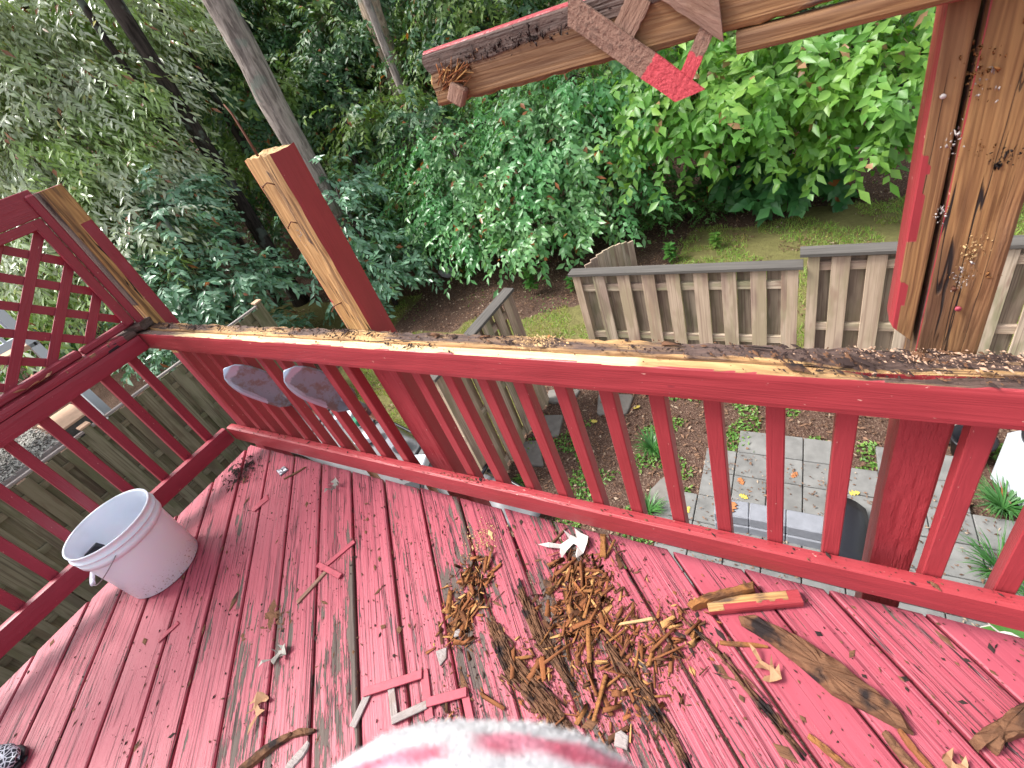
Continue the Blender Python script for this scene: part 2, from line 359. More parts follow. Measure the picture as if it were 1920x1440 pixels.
def rbar(name, p0, p1, w, h, mat, parent=None, up=(0, 0, 1), seg=(40, 4, 4), attr=None, disp=None, amp=0.0012, freq=(6, 40, 40), seed=0):
    """timber built as six fine grids: a worn, slightly irregular board carrying the masks bare / rot / tone."""
    L, m4 = axes(p0, p1, up); nx, ny, nz_ = seg; dims = (L / 2, w / 2, h / 2); cnt = (nx, ny, nz_)
    vs_, fs, at = [], [], []
    for k in range(3):
        o1, o2 = [(1, 2), (0, 2), (0, 1)][k]
        for s_ in (-1, 1):
            base = len(vs_); n1, n2 = cnt[o1], cnt[o2]
            for i in range(n1 + 1):
                for j in range(n2 + 1):
                    p = [0, 0, 0]; p[k] = s_ * dims[k]; p[o1] = (2 * i / n1 - 1) * dims[o1]; p[o2] = (2 * j / n2 - 1) * dims[o2]
                    q = V((p[0] * freq[0] + seed, p[1] * freq[1], p[2] * freq[2]))
                    d = nz(q, 1.0) * amp
                    if disp: d = d + V(disp(*p))
                    # ease the corners
                    e = sum(1 for a in (1, 2) if abs(abs(p[a]) - dims[a]) < 1e-6)
                    pp = V(p)
                    if e == 2: pp = V((p[0], p[1] - math.copysign(0.0022, p[1]), p[2] - math.copysign(0.0022, p[2])))
                    vs_.append(pp + d); nrm = [0, 0, 0]; nrm[k] = s_
                    at.append(attr(p[0], p[1], p[2], nrm) if attr else (0, 0, 0))
            for i in range(n1):
                for j in range(n2):
                    a = base + i * (n2 + 1) + j; q = [a, a + n2 + 1, a + n2 + 2, a + 1]
                    flip = (s_ > 0) ^ (k == 1)
                    fs.append(q if flip else q[::-1])
    me = mesh(name, vs_, fs, mat)
    for i, nm in enumerate(('bare', 'rot', 'tone')):
        A = me.attributes.new(nm, 'FLOAT', 'POINT'); A.data.foreach_set('value', [x[i] for x in at])
    return link(name, me, parent, m4)
def tube_mesh(name, pts, rad, mat, n=8, cap=True, jit=0.0):
    pts = [V(p) for p in pts]; vs_, fs = [], []
    for i, p in enumerate(pts):
        t = (pts[min(i + 1, len(pts) - 1)] - pts[max(i - 1, 0)]).normalized()
        a = t.cross(V((0.31, 0.17, 0.93))); 
        if a.length < 1e-3: a = t.cross(V((1, 0, 0)))
        a.normalize(); b = t.cross(a); r = rad[i] if isinstance(rad, (list, tuple)) else rad
        for k in range(n):
            an = 2 * math.pi * k / n; rr = r * (1 + jit * mnoise.noise(V((math.cos(an) * 2, math.sin(an) * 2, i * 0.6 + p.x))))
            vs_.append(p + (a * math.cos(an) + b * math.sin(an)) * rr)
    for i in range(len(pts) - 1):
        for k in range(n): fs.append((i * n + k, i * n + (k + 1) % n, (i + 1) * n + (k + 1) % n, (i + 1) * n + k))
    if cap: fs.append(tuple(range(n))[::-1]); fs.append(tuple((len(pts) - 1) * n + k for k in range(n)))
    return mesh(name, vs_, fs, mat, smooth=True)
def lathe(name, prof, mat, n=48):
    vs_, fs = [], []
    for r, z in prof:
        for k in range(n): vs_.append((r * math.cos(2 * math.pi * k / n), r * math.sin(2 * math.pi * k / n), z))
    for i in range(len(prof) - 1):
        for k in range(n): fs.append((i * n + k, i * n + (k + 1) % n, (i + 1) * n + (k + 1) % n, (i + 1) * n + k))
    return mesh(name, vs_, fs, mat, smooth=True)
T = Matrix.Translation
def RZ(a): return Matrix.Rotation(a, 4, 'Z')

# ================================================================== ground
G = -2.9
def gz(x, y):
    """terrain height: flat yard, then a wooded slope that climbs behind."""
    h = G + 0.05 * mnoise.noise(V((x * 0.35, y * 0.35, 0)))
    if y > 10: h += 0.05 * (y - 10) ** 1.45
    if x < -9: h += 0.16 * (-9 - x)
    return h
def woods_edge(x): return 6.2 + 0.33 * max(0, x + 6) if x < 3 else 9.2 + 0.25 * (x - 3)
xs = np.concatenate([np.linspace(-60, -12, 17), np.linspace(-11.6, 11.6, 117), np.linspace(12, 60, 17)])
ys = np.concatenate([np.linspace(-40, -5, 10), np.linspace(-4.8, 14, 95), np.linspace(14.5, 70, 30)])
gv = [(x, y, gz(x, y)) for y in ys for x in xs]; nx_ = len(xs)
gf = [(j * nx_ + i, j * nx_ + i + 1, (j + 1) * nx_ + i + 1, (j + 1) * nx_ + i) for j in range(len(ys) - 1) for i in range(nx_ - 1)]
def ground_mat():
    s = NT('yard_soil'); p = s.pos()
    a = s.noise(p, k=9.0, detail=5, rough=0.7); b = s.noise(p, k=55.0, detail=3)
    mul = s.mix(a, (0.045, 0.026, 0.020), (0.17, 0.10, 0.075)); mul = s.mix(s.step(b, 0.5, 0.7), mul, (0.28, 0.20, 0.15))
    lw = s.mix(a, (0.11, 0.09, 0.04), (0.28, 0.27, 0.10))
    at = s.math('ADD', s.attr('lawn'), s.math('MULTIPLY', s.math('SUBTRACT', s.noise(p, k=1.6, detail=4), 0.5), 0.9))
    s.bsdf(s.mix(s.step(at, 0.42, 0.6), mul, lw), 0.95, 0.15, s.bump(s.math('ADD', a, b), 1.0, 0.03)); return s.m
def lawn_amt(x, y):
    # strip of grass beyond the fences, and the neighbouring lawn left of the divider
    if y > woods_edge(x) - 0.5 - (1.9 if -4.6 < x < 0.6 else 0) + 0.5 * mnoise.noise(V((x * 0.9, y * 0.9, 2))): return 0.0
    if -5.0 < x < -0.55 and y > 2.2 and y < 3.7: return 1.0
    if y > 3.75: return 1.0
    if x < -5: return 0.3
    return 0.0
me = mesh('ground', gv, gf, ground_mat(), smooth=True)
A = me.attributes.new('lawn', 'FLOAT', 'POINT'); A.data.foreach_set('value', [lawn_amt(v[0], v[1]) for v in gv])
tag(link('ground', me), kind='structure')

# ================================================================== deck
deck = empty('deck', (1.9, -0.9, 0), 'weathered red painted wooden deck floor of diagonal boards, strewn with rotten wood', 'deck')
PITCH, S0, BW = 0.1501, 0.1278, 0.1415
d_t = V((-1, 1, 0)).normalized(); d_s = V((1, 1, 0)).normalized()
def clip(poly, f):
    out = []
    for i in range(len(poly)):
        a, b = poly[i], poly[(i + 1) % len(poly)]; fa, fb = f(a), f(b)
        if fa >= 0: out.append(a)
        if fa * fb < 0: t = fa / (fa - fb); out.append((a[0] + (b[0] - a[0]) * t, a[1] + (b[1] - a[1]) * t))
    return out
def ts_xy(t, s): p = d_t * t + d_s * s; return p.x, p.y
br = random.Random(11)
for k in range(-14, 21):
    s0 = S0 + PITCH * k + (PITCH - BW) / 2 + br.uniform(-0.001, 0.001); s1 = s0 + BW; sc = (s0 + s1) / 2
    ev = br.uniform(-0.004, 0.004)
    poly = [(-4, s0), (4, s0), (4, s1), (-4, s1)]
    for f in (lambda q: ts_xy(*q)[0] + 0.053 + ev, lambda q: 0.046 + ev - ts_xy(*q)[1], lambda q: 4.2 - ts_xy(*q)[0], lambda q: ts_xy(*q)[1] + 2.3):
        poly = clip(poly, f)
        if len(poly) < 3: break
    if len(poly) < 3: continue
    tc = sum(q[0] for q in poly) / len(poly)
    loc = [(q[0] - tc, q[1] - sc) for q in poly]; n = len(loc)
    cx = sum(q[0] for q in loc) / n; cy = sum(q[1] for q in loc) / n
    def inset(q, d): 
        v_ = V((cx - q[0], cy - q[1])); 
        return (q[0] + math.copysign(min(d, abs(v_.x)), v_.x), q[1] + math.copysign(min(d, abs(v_.y)), v_.y))
    zz = br.uniform(-0.0015, 0.0015)
    vs_ = [(q[0], q[1], -0.036) for q in loc] + [(q[0], q[1], -0.004 + zz) for q in loc] + [(*inset(q, 0.004), zz) for q in loc]
    fs = [tuple(range(n))[::-1], tuple(range(2 * n, 3 * n))]
    for lv in (0, 1):
        for i in range(n): fs.append((lv * n + i, lv * n + (i + 1) % n, (lv + 1) * n + (i + 1) % n, (lv + 1) * n + i))
    me = mesh('deck_board', vs_, fs, M['deck'])
    wear = br.uniform(0.55, 1.05) if -1 <= k <= 9 else br.uniform(0.1, 0.65)
    A = me.attributes.new('wear', 'FLOAT', 'POINT'); A.data.foreach_set('value', [wear] * len(vs_))
    # length along the outward-left diagonal
    m4 = Matrix(((d_t.x, -d_s.x, 0, 0), (d_t.y, -d_s.y, 0, 0), (0, 0, 1, 0), (0, 0, 0, 1)))
    m4 = Matrix(((d_t.x, d_s.x, 0, (d_t * tc + d_s * sc).x), (d_t.y, d_s.y, 0, (d_t * tc + d_s * sc).y), (0, 0, 1, 0), (0, 0, 0, 1)))
    # t,s axes are left handed: flip faces
    me.flip_normals()
    link('deck_board', me, deck, m4)
for y in (-2.2, -1.4, -0.7, -0.05): bar('joist', (-0.0, y, -0.13), (4.1, y, -0.13), 0.038, 0.18, M['leftpaint'], deck)
bar('joist', (0.0, -2.2, -0.135), (0.0, -0.08, -0.135), 0.038, 0.18, M['leftpaint'], deck)
for x, y in ((0.12, -0.2), (4.0, -0.2), (0.12, -2.1), (4.0, -2.1)): bar('support_post', (x, y, G - 0.1), (x, y, -0.225), 0.14, 0.14, M['leftpaint'], deck, up=(0, 1, 0))

# ================================================================== front railing
ZT, ZB = 0.829, 0.200
rail = empty('deck_railing', (1.9, 0.06, 0), 'long red front railing with its top cap torn off, bare rotten wood along the top', 'railing')
X0, X1 = -0.05, 3.9
def inner_attr(x, y, z, n):
    wx = x + (X0 + X1) / 2
    if n[2] > 0.5:
        # pale fresh split wood along most of the length, dark rot in patches
        r = 0.10 + 0.10 * mnoise.noise(V((wx * 3, y * 20, 0)))
        if wx > 2.45: r += min(1.0, (wx - 2.45) * 3.0) * (0.62 + 0.7 * (y / 0.019) * 0.35)
        if wx < 0.5: r += (0.5 - wx) * 1.0 + 0.2
        if 1.50 < wx < 1.78 and y < 0.01: r += 0.12
        return (0.25 if y < -0.0150 + 0.010 * mnoise.noise(V((wx * 6, 2, 0))) + 0.004 * mnoise.noise(V((wx * 30, 2, 0))) else 1.0, max(0, r), 0.03 + (0.3 if wx > 2.3 else 0.0))
    return (0.0, 0, 0.1)
def inner_disp(x, y, z):
    wx = x + (X0 + X1) / 2
    if z > 0.04:
        d = -0.0015 * (1 + mnoise.noise(V((wx * 20, y * 60, 1))))
        if y > 0.012: d -= 0.004
        h = math.exp(-((wx - 2.74) / 0.07) ** 2) * max(0, y / 0.019 + 0.3)
        return (0, 0, d - 0.022 * h)
    return (0, 0, 0)
rbar('top_rail', (X0, 0.019, ZT - 0.045), (X1, 0.019, ZT - 0.045), 0.038, 0.09, M['timber'], rail, seg=(200, 8, 6), attr=inner_attr, disp=inner_disp, seed=3)['label'] = 'inner red top rail with pale bare wood on top'
def outer_attr(x, y, z, n):
    wx = x + (X0 + X1) / 2
    if n[2] > 0.5 or z > 0.03:
        r = 0.50 + 0.35 * mnoise.noise(V((wx * 4, y * 15, 5)))
        if y < -0.012: r -= 0.35
        if wx > 2.4: r += 0.25
        return (1.0, max(0.05, r), 0.35)
    return (0.15, 0, 0.2)
def outer_disp(x, y, z):
    wx = x + (X0 + X1) / 2; d = V((0, 0, 0))
    if z > 0.03:
        d.z += 0.005 * mnoise.noise(V((wx * 9, y * 50, 2))) + 0.003 * mnoise.noise(V((wx * 40, y * 90, 2)))
        if y > 0.012: d.y += 0.007 * mnoise.noise(V((wx * 14, 0, 9))) - 0.004 * (mnoise.noise(V((wx * 45, 0, 4))) > 0.1)
        d.z -= 0.014 * math.exp(-((wx - 2.72) / 0.06) ** 2) * (y < 0)
        d.z += 0.006 * (y / 0.023) * 0.6 - 0.001
    return d
rbar('top_rail', (X0 - 0.03, 0.0635, ZT - 0.044), (X1, 0.0635, ZT - 0.044), 0.046, 0.088, M['timber'], rail, seg=(240, 8, 5), attr=outer_attr, disp=outer_disp, seed=9)['label'] = 'outer top rail rotten dark brown along the top'
rbar('bottom_rail', (0.0, 0.019, ZB - 0.0445), (X1, 0.019, ZB - 0.0445), 0.038, 0.089, M['timber'], rail, seg=(60, 3, 3), amp=0.0008)
BAL = [1.5385 + 0.1246 * i for i in range(10)] + [2.860, 2.985, 3.11, 3.235] + [1.312 - 0.056 - 0.1246 * i - 0.04 for i in range(10)]
for x in BAL:
    if x < 0.02 or x > X1: continue
    bar('baluster', (x + 0.019, 0.0585, 0.118), (x + 0.019 + br.uniform(-.002, .002), 0.0585, ZT - 0.089), 0.037, 0.036, M['timber'], rail, up=(0, 1, 0))
# middle post: bare honey wood on the face towards the deck, red on the side
def p2_attr(x, y, z, n):
    # local x runs up the post, local z points to -Y (towards the deck), local y to +X or -X
    if n[2] > 0.5 and x > 0.12:
        b = 1.0
        if y > 0.049 + 0.004 * mnoise.noise(V((x * 14, 0, 4))): b = 0.25
        rot = 0.40 * (1 if (abs(y + 0.020 - 0.012 * mnoise.noise(V((x * 5, 0, 0)))) < 0.009 or abs(y - 0.044) < 0.003) else 0)
        rot += 0.25 * max(0, mnoise.noise(V((x * 6, y * 40, 3))))
        return (b, rot, 0.36)
    if n[0] > 0.5: return (1, 0.1, 0.2)
    return (0, 0, 0.3)
def post_disp(x, y, z):
    return V((0, 0, -0.004 * max(0, mnoise.noise(V((x * 12, y * 60, 1)))) if z > 0.04 and abs(x) > 0 else 0))
P2X = 1.353
rbar('post', (P2X, 0.1305, -0.30), (P2X, 0.1305, 1.392), 0.116, 0.089, M['timber'], rail, up=(0, -1, 0), seg=(120, 10, 6), attr=p2_attr, disp=lambda x, y, z: post_disp(x, y, z) + V((0.012 * mnoise.noise(V((y * 70, z * 70, 1))) if x > 0.84 else 0, 0, 0)), seed=21)['label'] = 'middle post, stripped to yellow bare wood on one face'
# right post, stripped to brown wood
def pr_attr(x, y, z, n):
    if n[2] > 0.5 and x > 0.12:
        r = 0.06 + 0.36 * max(0, mnoise.noise(V((x * 5, y * 18, 7)))) + (0.55 if x < 0.17 and abs(y) < 0.02 else 0)
        b = 0.35 if y > 0.0405 else 1.0
        return (b, r + 0.10, 0.78)
    return (1.0 if (n[1] > 0.5 and x > 0.12) else 0.0, 0.5, 0.6)
rbar('post', (2.812, 0.1305, -0.30), (2.812, 0.1305, 1.392), 0.087, 0.089, M['timber'], rail, up=(0, -1, 0), seg=(160, 12, 6), attr=pr_attr, disp=post_disp, seed=4)['label'] = 'right post, stripped to brown wood with nails and caulk'
# trim strip on the left of the right post: painted on its left side and in patches on its face, brown elsewhere
def trim_attr(x, y, z, n):
    if n[2] > 0.5:
        edge = 0.002 + (0.010 if (-0.08 < x < 0.055 or x < -0.155) else -0.002) + 0.003 * mnoise.noise(V((x * 25, 0, 2)))
        return (0.25 if y > 0.0165 - edge else 1.0, 0.12 + 0.2 * max(0, mnoise.noise(V((x * 8, y * 50, 2)))), 0.95)
    if abs(n[0]) > 0.5: return (1, 0.1, 0.5)
    return (0, 0, 0.3)
o = rbar('trim_strip', (2.7465, 0.118, 0.885), (2.7465, 0.118, 1.372), 0.036, 0.064, M['timber'], rail, up=(0, -1, 0), seg=(100, 8, 4), attr=trim_attr, seed=14,
         disp=lambda x, y, z: V(((-0.035 * max(0, (-y + 0.018) / 0.036) if x < -0.24 else 0), 0, 0)))
o['label'] = 'brown trim strip left of the right post, partly painted red'
# nails, staples and caulk left in the posts
def nail(p0, p1, r, mat='rust', head=0.0):
    if head:
        p0_, p1_ = V(p0), V(p1); d = (p1_ - p0_).normalized()
        me = tube_mesh('nail', [p0_, p1_, p1_ + d * 1e-4, p1_ + d * 0.0018], [r, r, head, head], M[mat], 8)
    else: me = tube_mesh('nail', [p0, p1], r, M[mat], 6)
    return link('nail', me, rail)
link('bent_nail', tube_mesh('bent_nail', [(1.345, 0.10, 1.38), (1.318, 0.118, 1.44), (1.290, 0.135, 1.50), (1.270, 0.142, 1.525)], [0.004, 0.0036, 0.003, 0.002], M['rust'], 6), rail)
link('bent_nail', tube_mesh('bent_nail', [(1.318, 0.083, 1.318), (1.322, 0.078, 1.321), (1.350, 0.078, 1.329), (1.366, 0.087, 1.318)], 0.0017, M['rust'], 6), rail)
link('bent_nail', tube_mesh('bent_nail', [(1.318, 0.083, 1.196), (1.322, 0.078, 1.199), (1.352, 0.078, 1.216), (1.364, 0.087, 1.206)], 0.0017, M['rust'], 6), rail)
link('bent_nail', tube_mesh('bent_nail', [(1.30, 0.070, 0.912), (1.318, 0.078, 0.930), (1.348, 0.087, 0.937)], 0.0019, M['rust'], 6), rail)
nail((2.800, 0.0865, 0.965), (2.800, 0.079, 0.965), 0.0022, 'rust', 0.004)
nail((2.812, 0.0865, 0.925), (2.812, 0.082, 0.925), 0.003, 'flake', 0.0045)
nail((2.742, 0.0865, 1.262), (2.742, 0.083, 1.262), 0.002, 'leaf_pale', 0.0034)
def blob_bits(name, centre, spread, n, size, mat, seed, parent=None, nrm='y'):
    r = np.random.default_rng(seed); vs_, fs = [], []
    for i in range(n):
        c = np.array(centre) + r.normal(0, 1, 3) * spread; s_ = size * 0.8 * r.lognormal(-0.25, 0.55)
        b = len(vs_); e = r.normal(0, 1, (5, 3)); e /= np.linalg.norm(e, axis=1)[:, None]; e[:, 1] *= 0.3; e[:, 2] *= r.uniform(0.7, 2.2)
        st = r.uniform(0.5, 1.6, 3)
        for q in e: vs_.append(c + q * s_ * st)
        for t in ((0, 1, 2), (0, 2, 3), (0, 3, 4), (0, 4, 1), (1, 3, 2), (1, 4, 3)): fs.append([b + j for j in t])
    me = npmesh(name, np.array(vs_), np.array(fs), M[mat]); o = link(name, me, parent); o['kind'] = 'stuff'; return o
for i, (c, sp, n, sz, mt) in enumerate([((2.775, 0.084, 1.285), (0.010, 0.003, 0.016), 70, 0.0028, 'chunk_orange'), ((2.785, 0.084, 1.27), (0.010, 0.002, 0.012), 20, 0.002, 'leaf_pale'),
        ((2.764, 0.084, 1.20), (0.006, 0.002, 0.014), 26, 0.002, 'leaf_pale'), ((2.79, 0.085, 1.185), (0.010, 0.002, 0.006), 40, 0.0016, 'chunk_orange'), ((2.766, 0.085, 1.09), (0.004, 0.002, 0.010), 22, 0.002, 'leaf_pale'),
        ((2.812, 0.084, 1.035), (0.007, 0.002, 0.016), 80, 0.0022, 'sawdust'), ((2.808, 0.084, 0.982), (0.006, 0.002, 0.012), 50, 0.002, 'leaf_pale'), ((2.82, 0.085, 0.985), (0.02, 0.0015, 0.006), 60, 0.0014, 'chunk_orange'),
        ((2.845, 0.083, 1.25), (0.006, 0.003, 0.014), 30, 0.003, 'chunk_dark'), ((2.82, 0.084, 1.17), (0.010, 0.002, 0.008), 50, 0.0022, 'chunk_dark'), ((2.835, 0.084, 1.30), (0.01, 0.002, 0.02), 50, 0.002, 'chunk_orange'), ((1.352, 0.084, 1.17), (0.008, 0.002, 0.012), 40, 0.002, 'leaf_pale')]):
    o = blob_bits('caulk_residue' if mt == 'leaf_pale' else 'wood_crumbs', c, np.array(sp), n, sz, mt, 40 + i, rail)

# ================================================================== left railing with lattice screen
lr = empty('deck_railing', (0, -0.7, 0), 'red left railing topped by a framed diagonal lattice privacy screen', 'railing')
LP = M['leftpaint']
rbar('top_rail', (-0.019, -1.5, 0.786), (-0.019, -0.004, 0.786), 0.038, 0.078, LP, lr, seg=(60, 3, 4), amp=0.0008)
rbar('cap_board', (-0.055, -1.5, 0.8435), (-0.055, -0.006, 0.8435), 0.118, 0.036, LP, lr, seg=(80, 6, 3), amp=0.0012,
     attr=lambda x, y, z, n: ((1, 0.9, 0.4) if x > 0.70 - 0.02 * mnoise.noise(V((y * 60, z * 60, 0))) else (0.6 if (x > 0.45 and z > 0.0 and mnoise.noise(V((x * 30, y * 60, 0))) > 0.25) else 0, 0.5, 0.3)),
     disp=lambda x, y, z: V((0, 0, -0.008 * max(0, (x - 0.66) / 0.06) if z > 0 else 0)))['label'] = 'cap board with a rotten dark end at the corner'
rbar('bottom_rail', (-0.019, -1.5, ZB - 0.0445), (-0.019, -0.004, ZB - 0.0445), 0.038, 0.089, LP, lr, seg=(60, 3, 3), amp=0.0008)
for i in range(12):
    y = -0.075 - 0.1246 * i
    bar('baluster', (-0.057, y, 0.118), (-0.057, y, 0.745), 0.037, 0.036, LP, lr, up=(1, 0, 0))
bar('metal_bracket', (0.0025, -0.135, 0.838), (0.0025, -0.088, 0.838), 0.003, 0.026, M['black'], lr)
# screen frame
bar('bottom_trim', (-0.045, -1.5, 0.880), (-0.045, -0.20, 0.880), 0.036, 0.034, LP, lr, ch=0.006)
bar('bottom_trim', (-0.045, -0.195, 0.877), (-0.045, 0.030, 0.880), 0.030, 0.030, LP, lr, ch=0.006)
bar('screen_top_rail', (-0.04, -1.5, 1.437), (-0.04, 0.065, 1.437), 0.038, 0.100, LP, lr)
bar('upper_trim', (-0.03, -1.5, 1.367), (-0.03, 0.012, 1.367), 0.020, 0.036, LP, lr)
rbar('rotten_corner', (-0.075, 0.012, 0.845), (0.012, 0.052, 0.852), 0.075, 0.036, LP, lr, seg=(14, 10, 5), attr=lambda x, y, z, n: (1, 0.95, 0.4), amp=0.006, freq=(40, 40, 40), seed=77)
bar('upright_trim', (-0.0295, 0.012, 0.875), (-0.0295, 0.012, 1.384), 0.036, 0.021, LP, lr, up=(1, 0, 0))
bar('upright_strip', (-0.02, 0.048, 0.845), (-0.02, 0.048, 1.470), 0.030, 0.030, LP, lr, up=(1, 0, 0), ch=0.006)
# lattice slats (two layers at 45 degrees), clipped to the frame opening
ya, yb, za, zb = -1.5, 0.006, 0.888, 1.372
def slat(c, kind):
    # kind 0: z - y = c ; kind 1: z + y = c
    pts = []
    for y in (ya, yb):
        z = c + y if kind == 0 else c - y
        if za <= z <= zb: pts.append((y, z))
    for z in (za, zb):
        y = z - c if kind == 0 else c - z
        if ya < y < yb: pts.append((y, z))
    if len(pts) < 2: return
    pts = sorted(pts)[:1] + sorted(pts)[-1:]
    if math.dist(*pts) < 0.02: return
    x = -0.056 if kind == 0 else -0.0635
    bar('lattice_slat', (x, *pts[0]), (x, *pts[1]), 0.034, 0.0065, LP, lr, up=(1, 0, 0), ch=0.001)
for i in range(-2, 12): slat(1.336 - 0.149 * 3 + 0.149 * i, 0)
for i in range(-14, 5): slat(1.0565 + 0.1485 * (i + 0), 1)
def pc_attr(x, y, z, n):
    # corner post: local z -> +X face, local y -> +Y ... bare band near the deck side of the +X face and the -Y face
    if n[2] > 0.5:
        bnd = -0.006 + 0.002 * mnoise.noise(V((x * 20, 0, 0))); top = x > 0.735
        if x > 0.06 and (PCS * y < bnd or top): return (1, 0.35 * (x > 0.70) + 0.12 * max(0, mnoise.noise(V((x * 9, y * 30, 0)))), 0.42)
        return (0, 0, 0.3)
    if abs(n[1]) > 0.5 and PCS * n[1] < 0 and x > 0.06: return (1, 0.75 if x > 0.35 else 0.15, 0.5)
    return (0, 0, 0.3)
L_, mm = axes((-0.0445, 0.1225, -0.30), (-0.0445, 0.1225, 1.466), (1, 0, 0)); PCS = 1 if mm[1][1] > 0 else -1
rbar('post', (-0.0445, 0.1225, -0.30), (-0.0445, 0.1225, 1.466), 0.089, 0.089, LP, lr, up=(1, 0, 0), seg=(120, 8, 6), attr=pc_attr, disp=post_disp, seed=31)['label'] = 'corner post with a dark stained bare strip'

# ================================================================== broken header beam with lattice remnants
hb = empty('broken_beam', (2.4, 0.06, 1.40), 'broken end of an overhead header beam, bare rotten wood with lattice scraps hanging from it', 'beam')
BX0, BX1 = 2.002, 3.35
def hb_attr(x, y, z, n):
    wx = x + (BX0 + BX1) / 2
    if n[2] > 0.5: return (0.0, 0, 0.3)
    if n[1] * HBS > 0.5:
        r = 0.10 + (0.9 * min(1, max(0, (z - 0.004 + 0.012 * mnoise.noise(V((wx * 6, 0, 1)))) / 0.018))) + 0.35 * max(0, mnoise.noise(V((wx * 7, z * 30, 2))))
        r += 0.55 * math.exp(-((wx - 2.62) / 0.05) ** 2) * (z < -0.01)
        return (0.2 if z > 0.0425 else 1.0, r, 0.68)
    return (1, 0.1, 0.4)
L_, mm = axes((BX0, 0.062, 1.449), (BX1, 0.062, 1.449)); HBS = -1 if mm[1][1] > 0 else 1
def hb_disp(x, y, z):
    wx = x + (BX0 + BX1) / 2; d = V((0, 0, 0))
    if z < -0.04: d.z += 0.010 * mnoise.noise(V((wx * 9, 0, 2))) + 0.004 * mnoise.noise(V((wx * 50, 0, 2)))
    if x < -(BX1 - BX0) / 2 + 0.002: d.x += 0.016 * mnoise.noise(V((y * 60, z * 50, 0)))
    return d
rbar('beam', (BX0, 0.062, 1.449), (BX1, 0.062, 1.449), 0.040, 0.090, M['timber'], hb, seg=(140, 6, 12), attr=hb_attr, disp=hb_disp, seed=2)
bare1 = lambda x, y, z, n: (0.3 if z < -0.010 and n[2] < -0.5 else 1.0, 0.15 + 0.3 * max(0, mnoise.noise(V((x * 9, y * 30, z * 60)))), 0.7)
rbar('ledger_strip', (2.503, 0.056, 1.3875), (2.770, 0.056, 1.3875), 0.034, 0.028, M['timber'], hb, seg=(50, 4, 4), attr=bare1, seed=6)
def slat3(name, a, b, w, y, mat, th=0.0065, cut0=0.0, cut1=0.0):
    """flat slat in the screen plane with skewed ends."""
    a, b = V((a[0], y, a[1])), V((b[0], y, b[1])); L, m4 = axes(a, b, (0, -1, 0)); h = L / 2; v_ = w / 2; t = th / 2
    nseg = 10; vs_, fs = [], []
    for i in range(nseg + 1):
        u = i / nseg; x0 = -h + L * u
        e0 = cut0 * (1 - u) + cut1 * u
        jg = 0.0012 * mnoise.noise(V((u * 20, w, a.x * 9)))
        for (yy, zz_) in ((-v_, -t), (v_, -t), (v_, t), (-v_, t)): vs_.append((x0 + e0 * yy / v_, yy + jg * (1 if yy > 0 else -1), zz_))
    for i in range(nseg):
        for k in range(4): fs.append((i * 4 + k, i * 4 + (k + 1) % 4, (i + 1) * 4 + (k + 1) % 4, (i + 1) * 4 + k))
    fs.append((3, 2, 1, 0)); fs.append(tuple(nseg * 4 + k for k in range(4)))
    return mesh(name, vs_, fs, mat), m4
def half_painted(axis_sign, at):
    s = NT('half_painted_slat'); c = s.n('ShaderNodeTexCoord').outputs['Object']; x = s.sep(c)[0]
    g = s.noise(c, (12, 160, 90), 1.0, 5, 0.65, 0.4); n = s.noise(c, k=160.0, detail=3)
    wood = s.mix(g, (0.12, 0.06, 0.045), (0.38, 0.23, 0.17)); wood = s.mix(s.step(n, 0.5, 0.72), wood, (0.15, 0.09, 0.07))
    m_ = s.step(s.math('ADD', s.math('MULTIPLY', x, axis_sign), s.math('MULTIPLY', s.math('SUBTRACT', s.noise(c, (60, 90, 60), 1.0, 3), 0.5), 0.014)), at - 0.001, at + 0.001)
    s.bsdf(s.mix(m_, wood, s.mix(n, (0.48, 0.055, 0.07), (0.58, 0.09, 0.11))), 0.8, 0.3, s.bump(s.math('ADD', g, n), 1.0, 0.003)); return s.m
def add_slat(*a, **k):
    me, m4 = slat3('lattice_slat', *a, **k); return link('lattice_slat', me, hb, m4)
add_slat((2.285, 1.487), (2.440, 1.337), 0.036, 0.0335, half_painted(1, 0.034), cut0=-0.010, cut1=0.012)
add_slat((2.387, 1.474), (2.352, 1.432), 0.034, 0.0385, M['slatbrown'], cut1=0.012)
add_slat((2.395, 1.510), (2.487, 1.425), 0.042, 0.0335, M['slatbrown'], cut1=-0.022)
add_slat((2.478, 1.428), (2.431, 1.353), 0.0205, 0.0385, half_painted(1, 0.004), cut1=0.006)
# splintered end and a small nailer block on the end of the beam
def splinters(name, n, centre, dirv, spread, size, mat, seed, parent=None, flat=True):
    r = np.random.default_rng(seed); VV, FF = [], []
    for i in range(n):
        L = size[0] * r.uniform(0.35, 1.3); W = size[1] * r.uniform(0.4, 1.3); H = size[2] * r.uniform(0.4, 1.3)
        c = np.array(centre) + r.normal(0, 1, 3) * np.array(spread)
        d = np.array(dirv) + r.normal(0, 1, 3) * np.array((0.3, 0.1, 0.3)); d /= np.linalg.norm(d)
        VV.append(splint_verts(c, d, L, W, H, r)); FF.append(SPF + 8 * i)
    me = npmesh(name, np.concatenate(VV), np.concatenate(FF), M[mat]); o = link(name, me, parent); o['kind'] = 'stuff'; return o
SPF = np.array([[0, 1, 2, 3], [7, 6, 5, 4], [0, 4, 5, 1], [1, 5, 6, 2], [2, 6, 7, 3], [3, 7, 4, 0]])
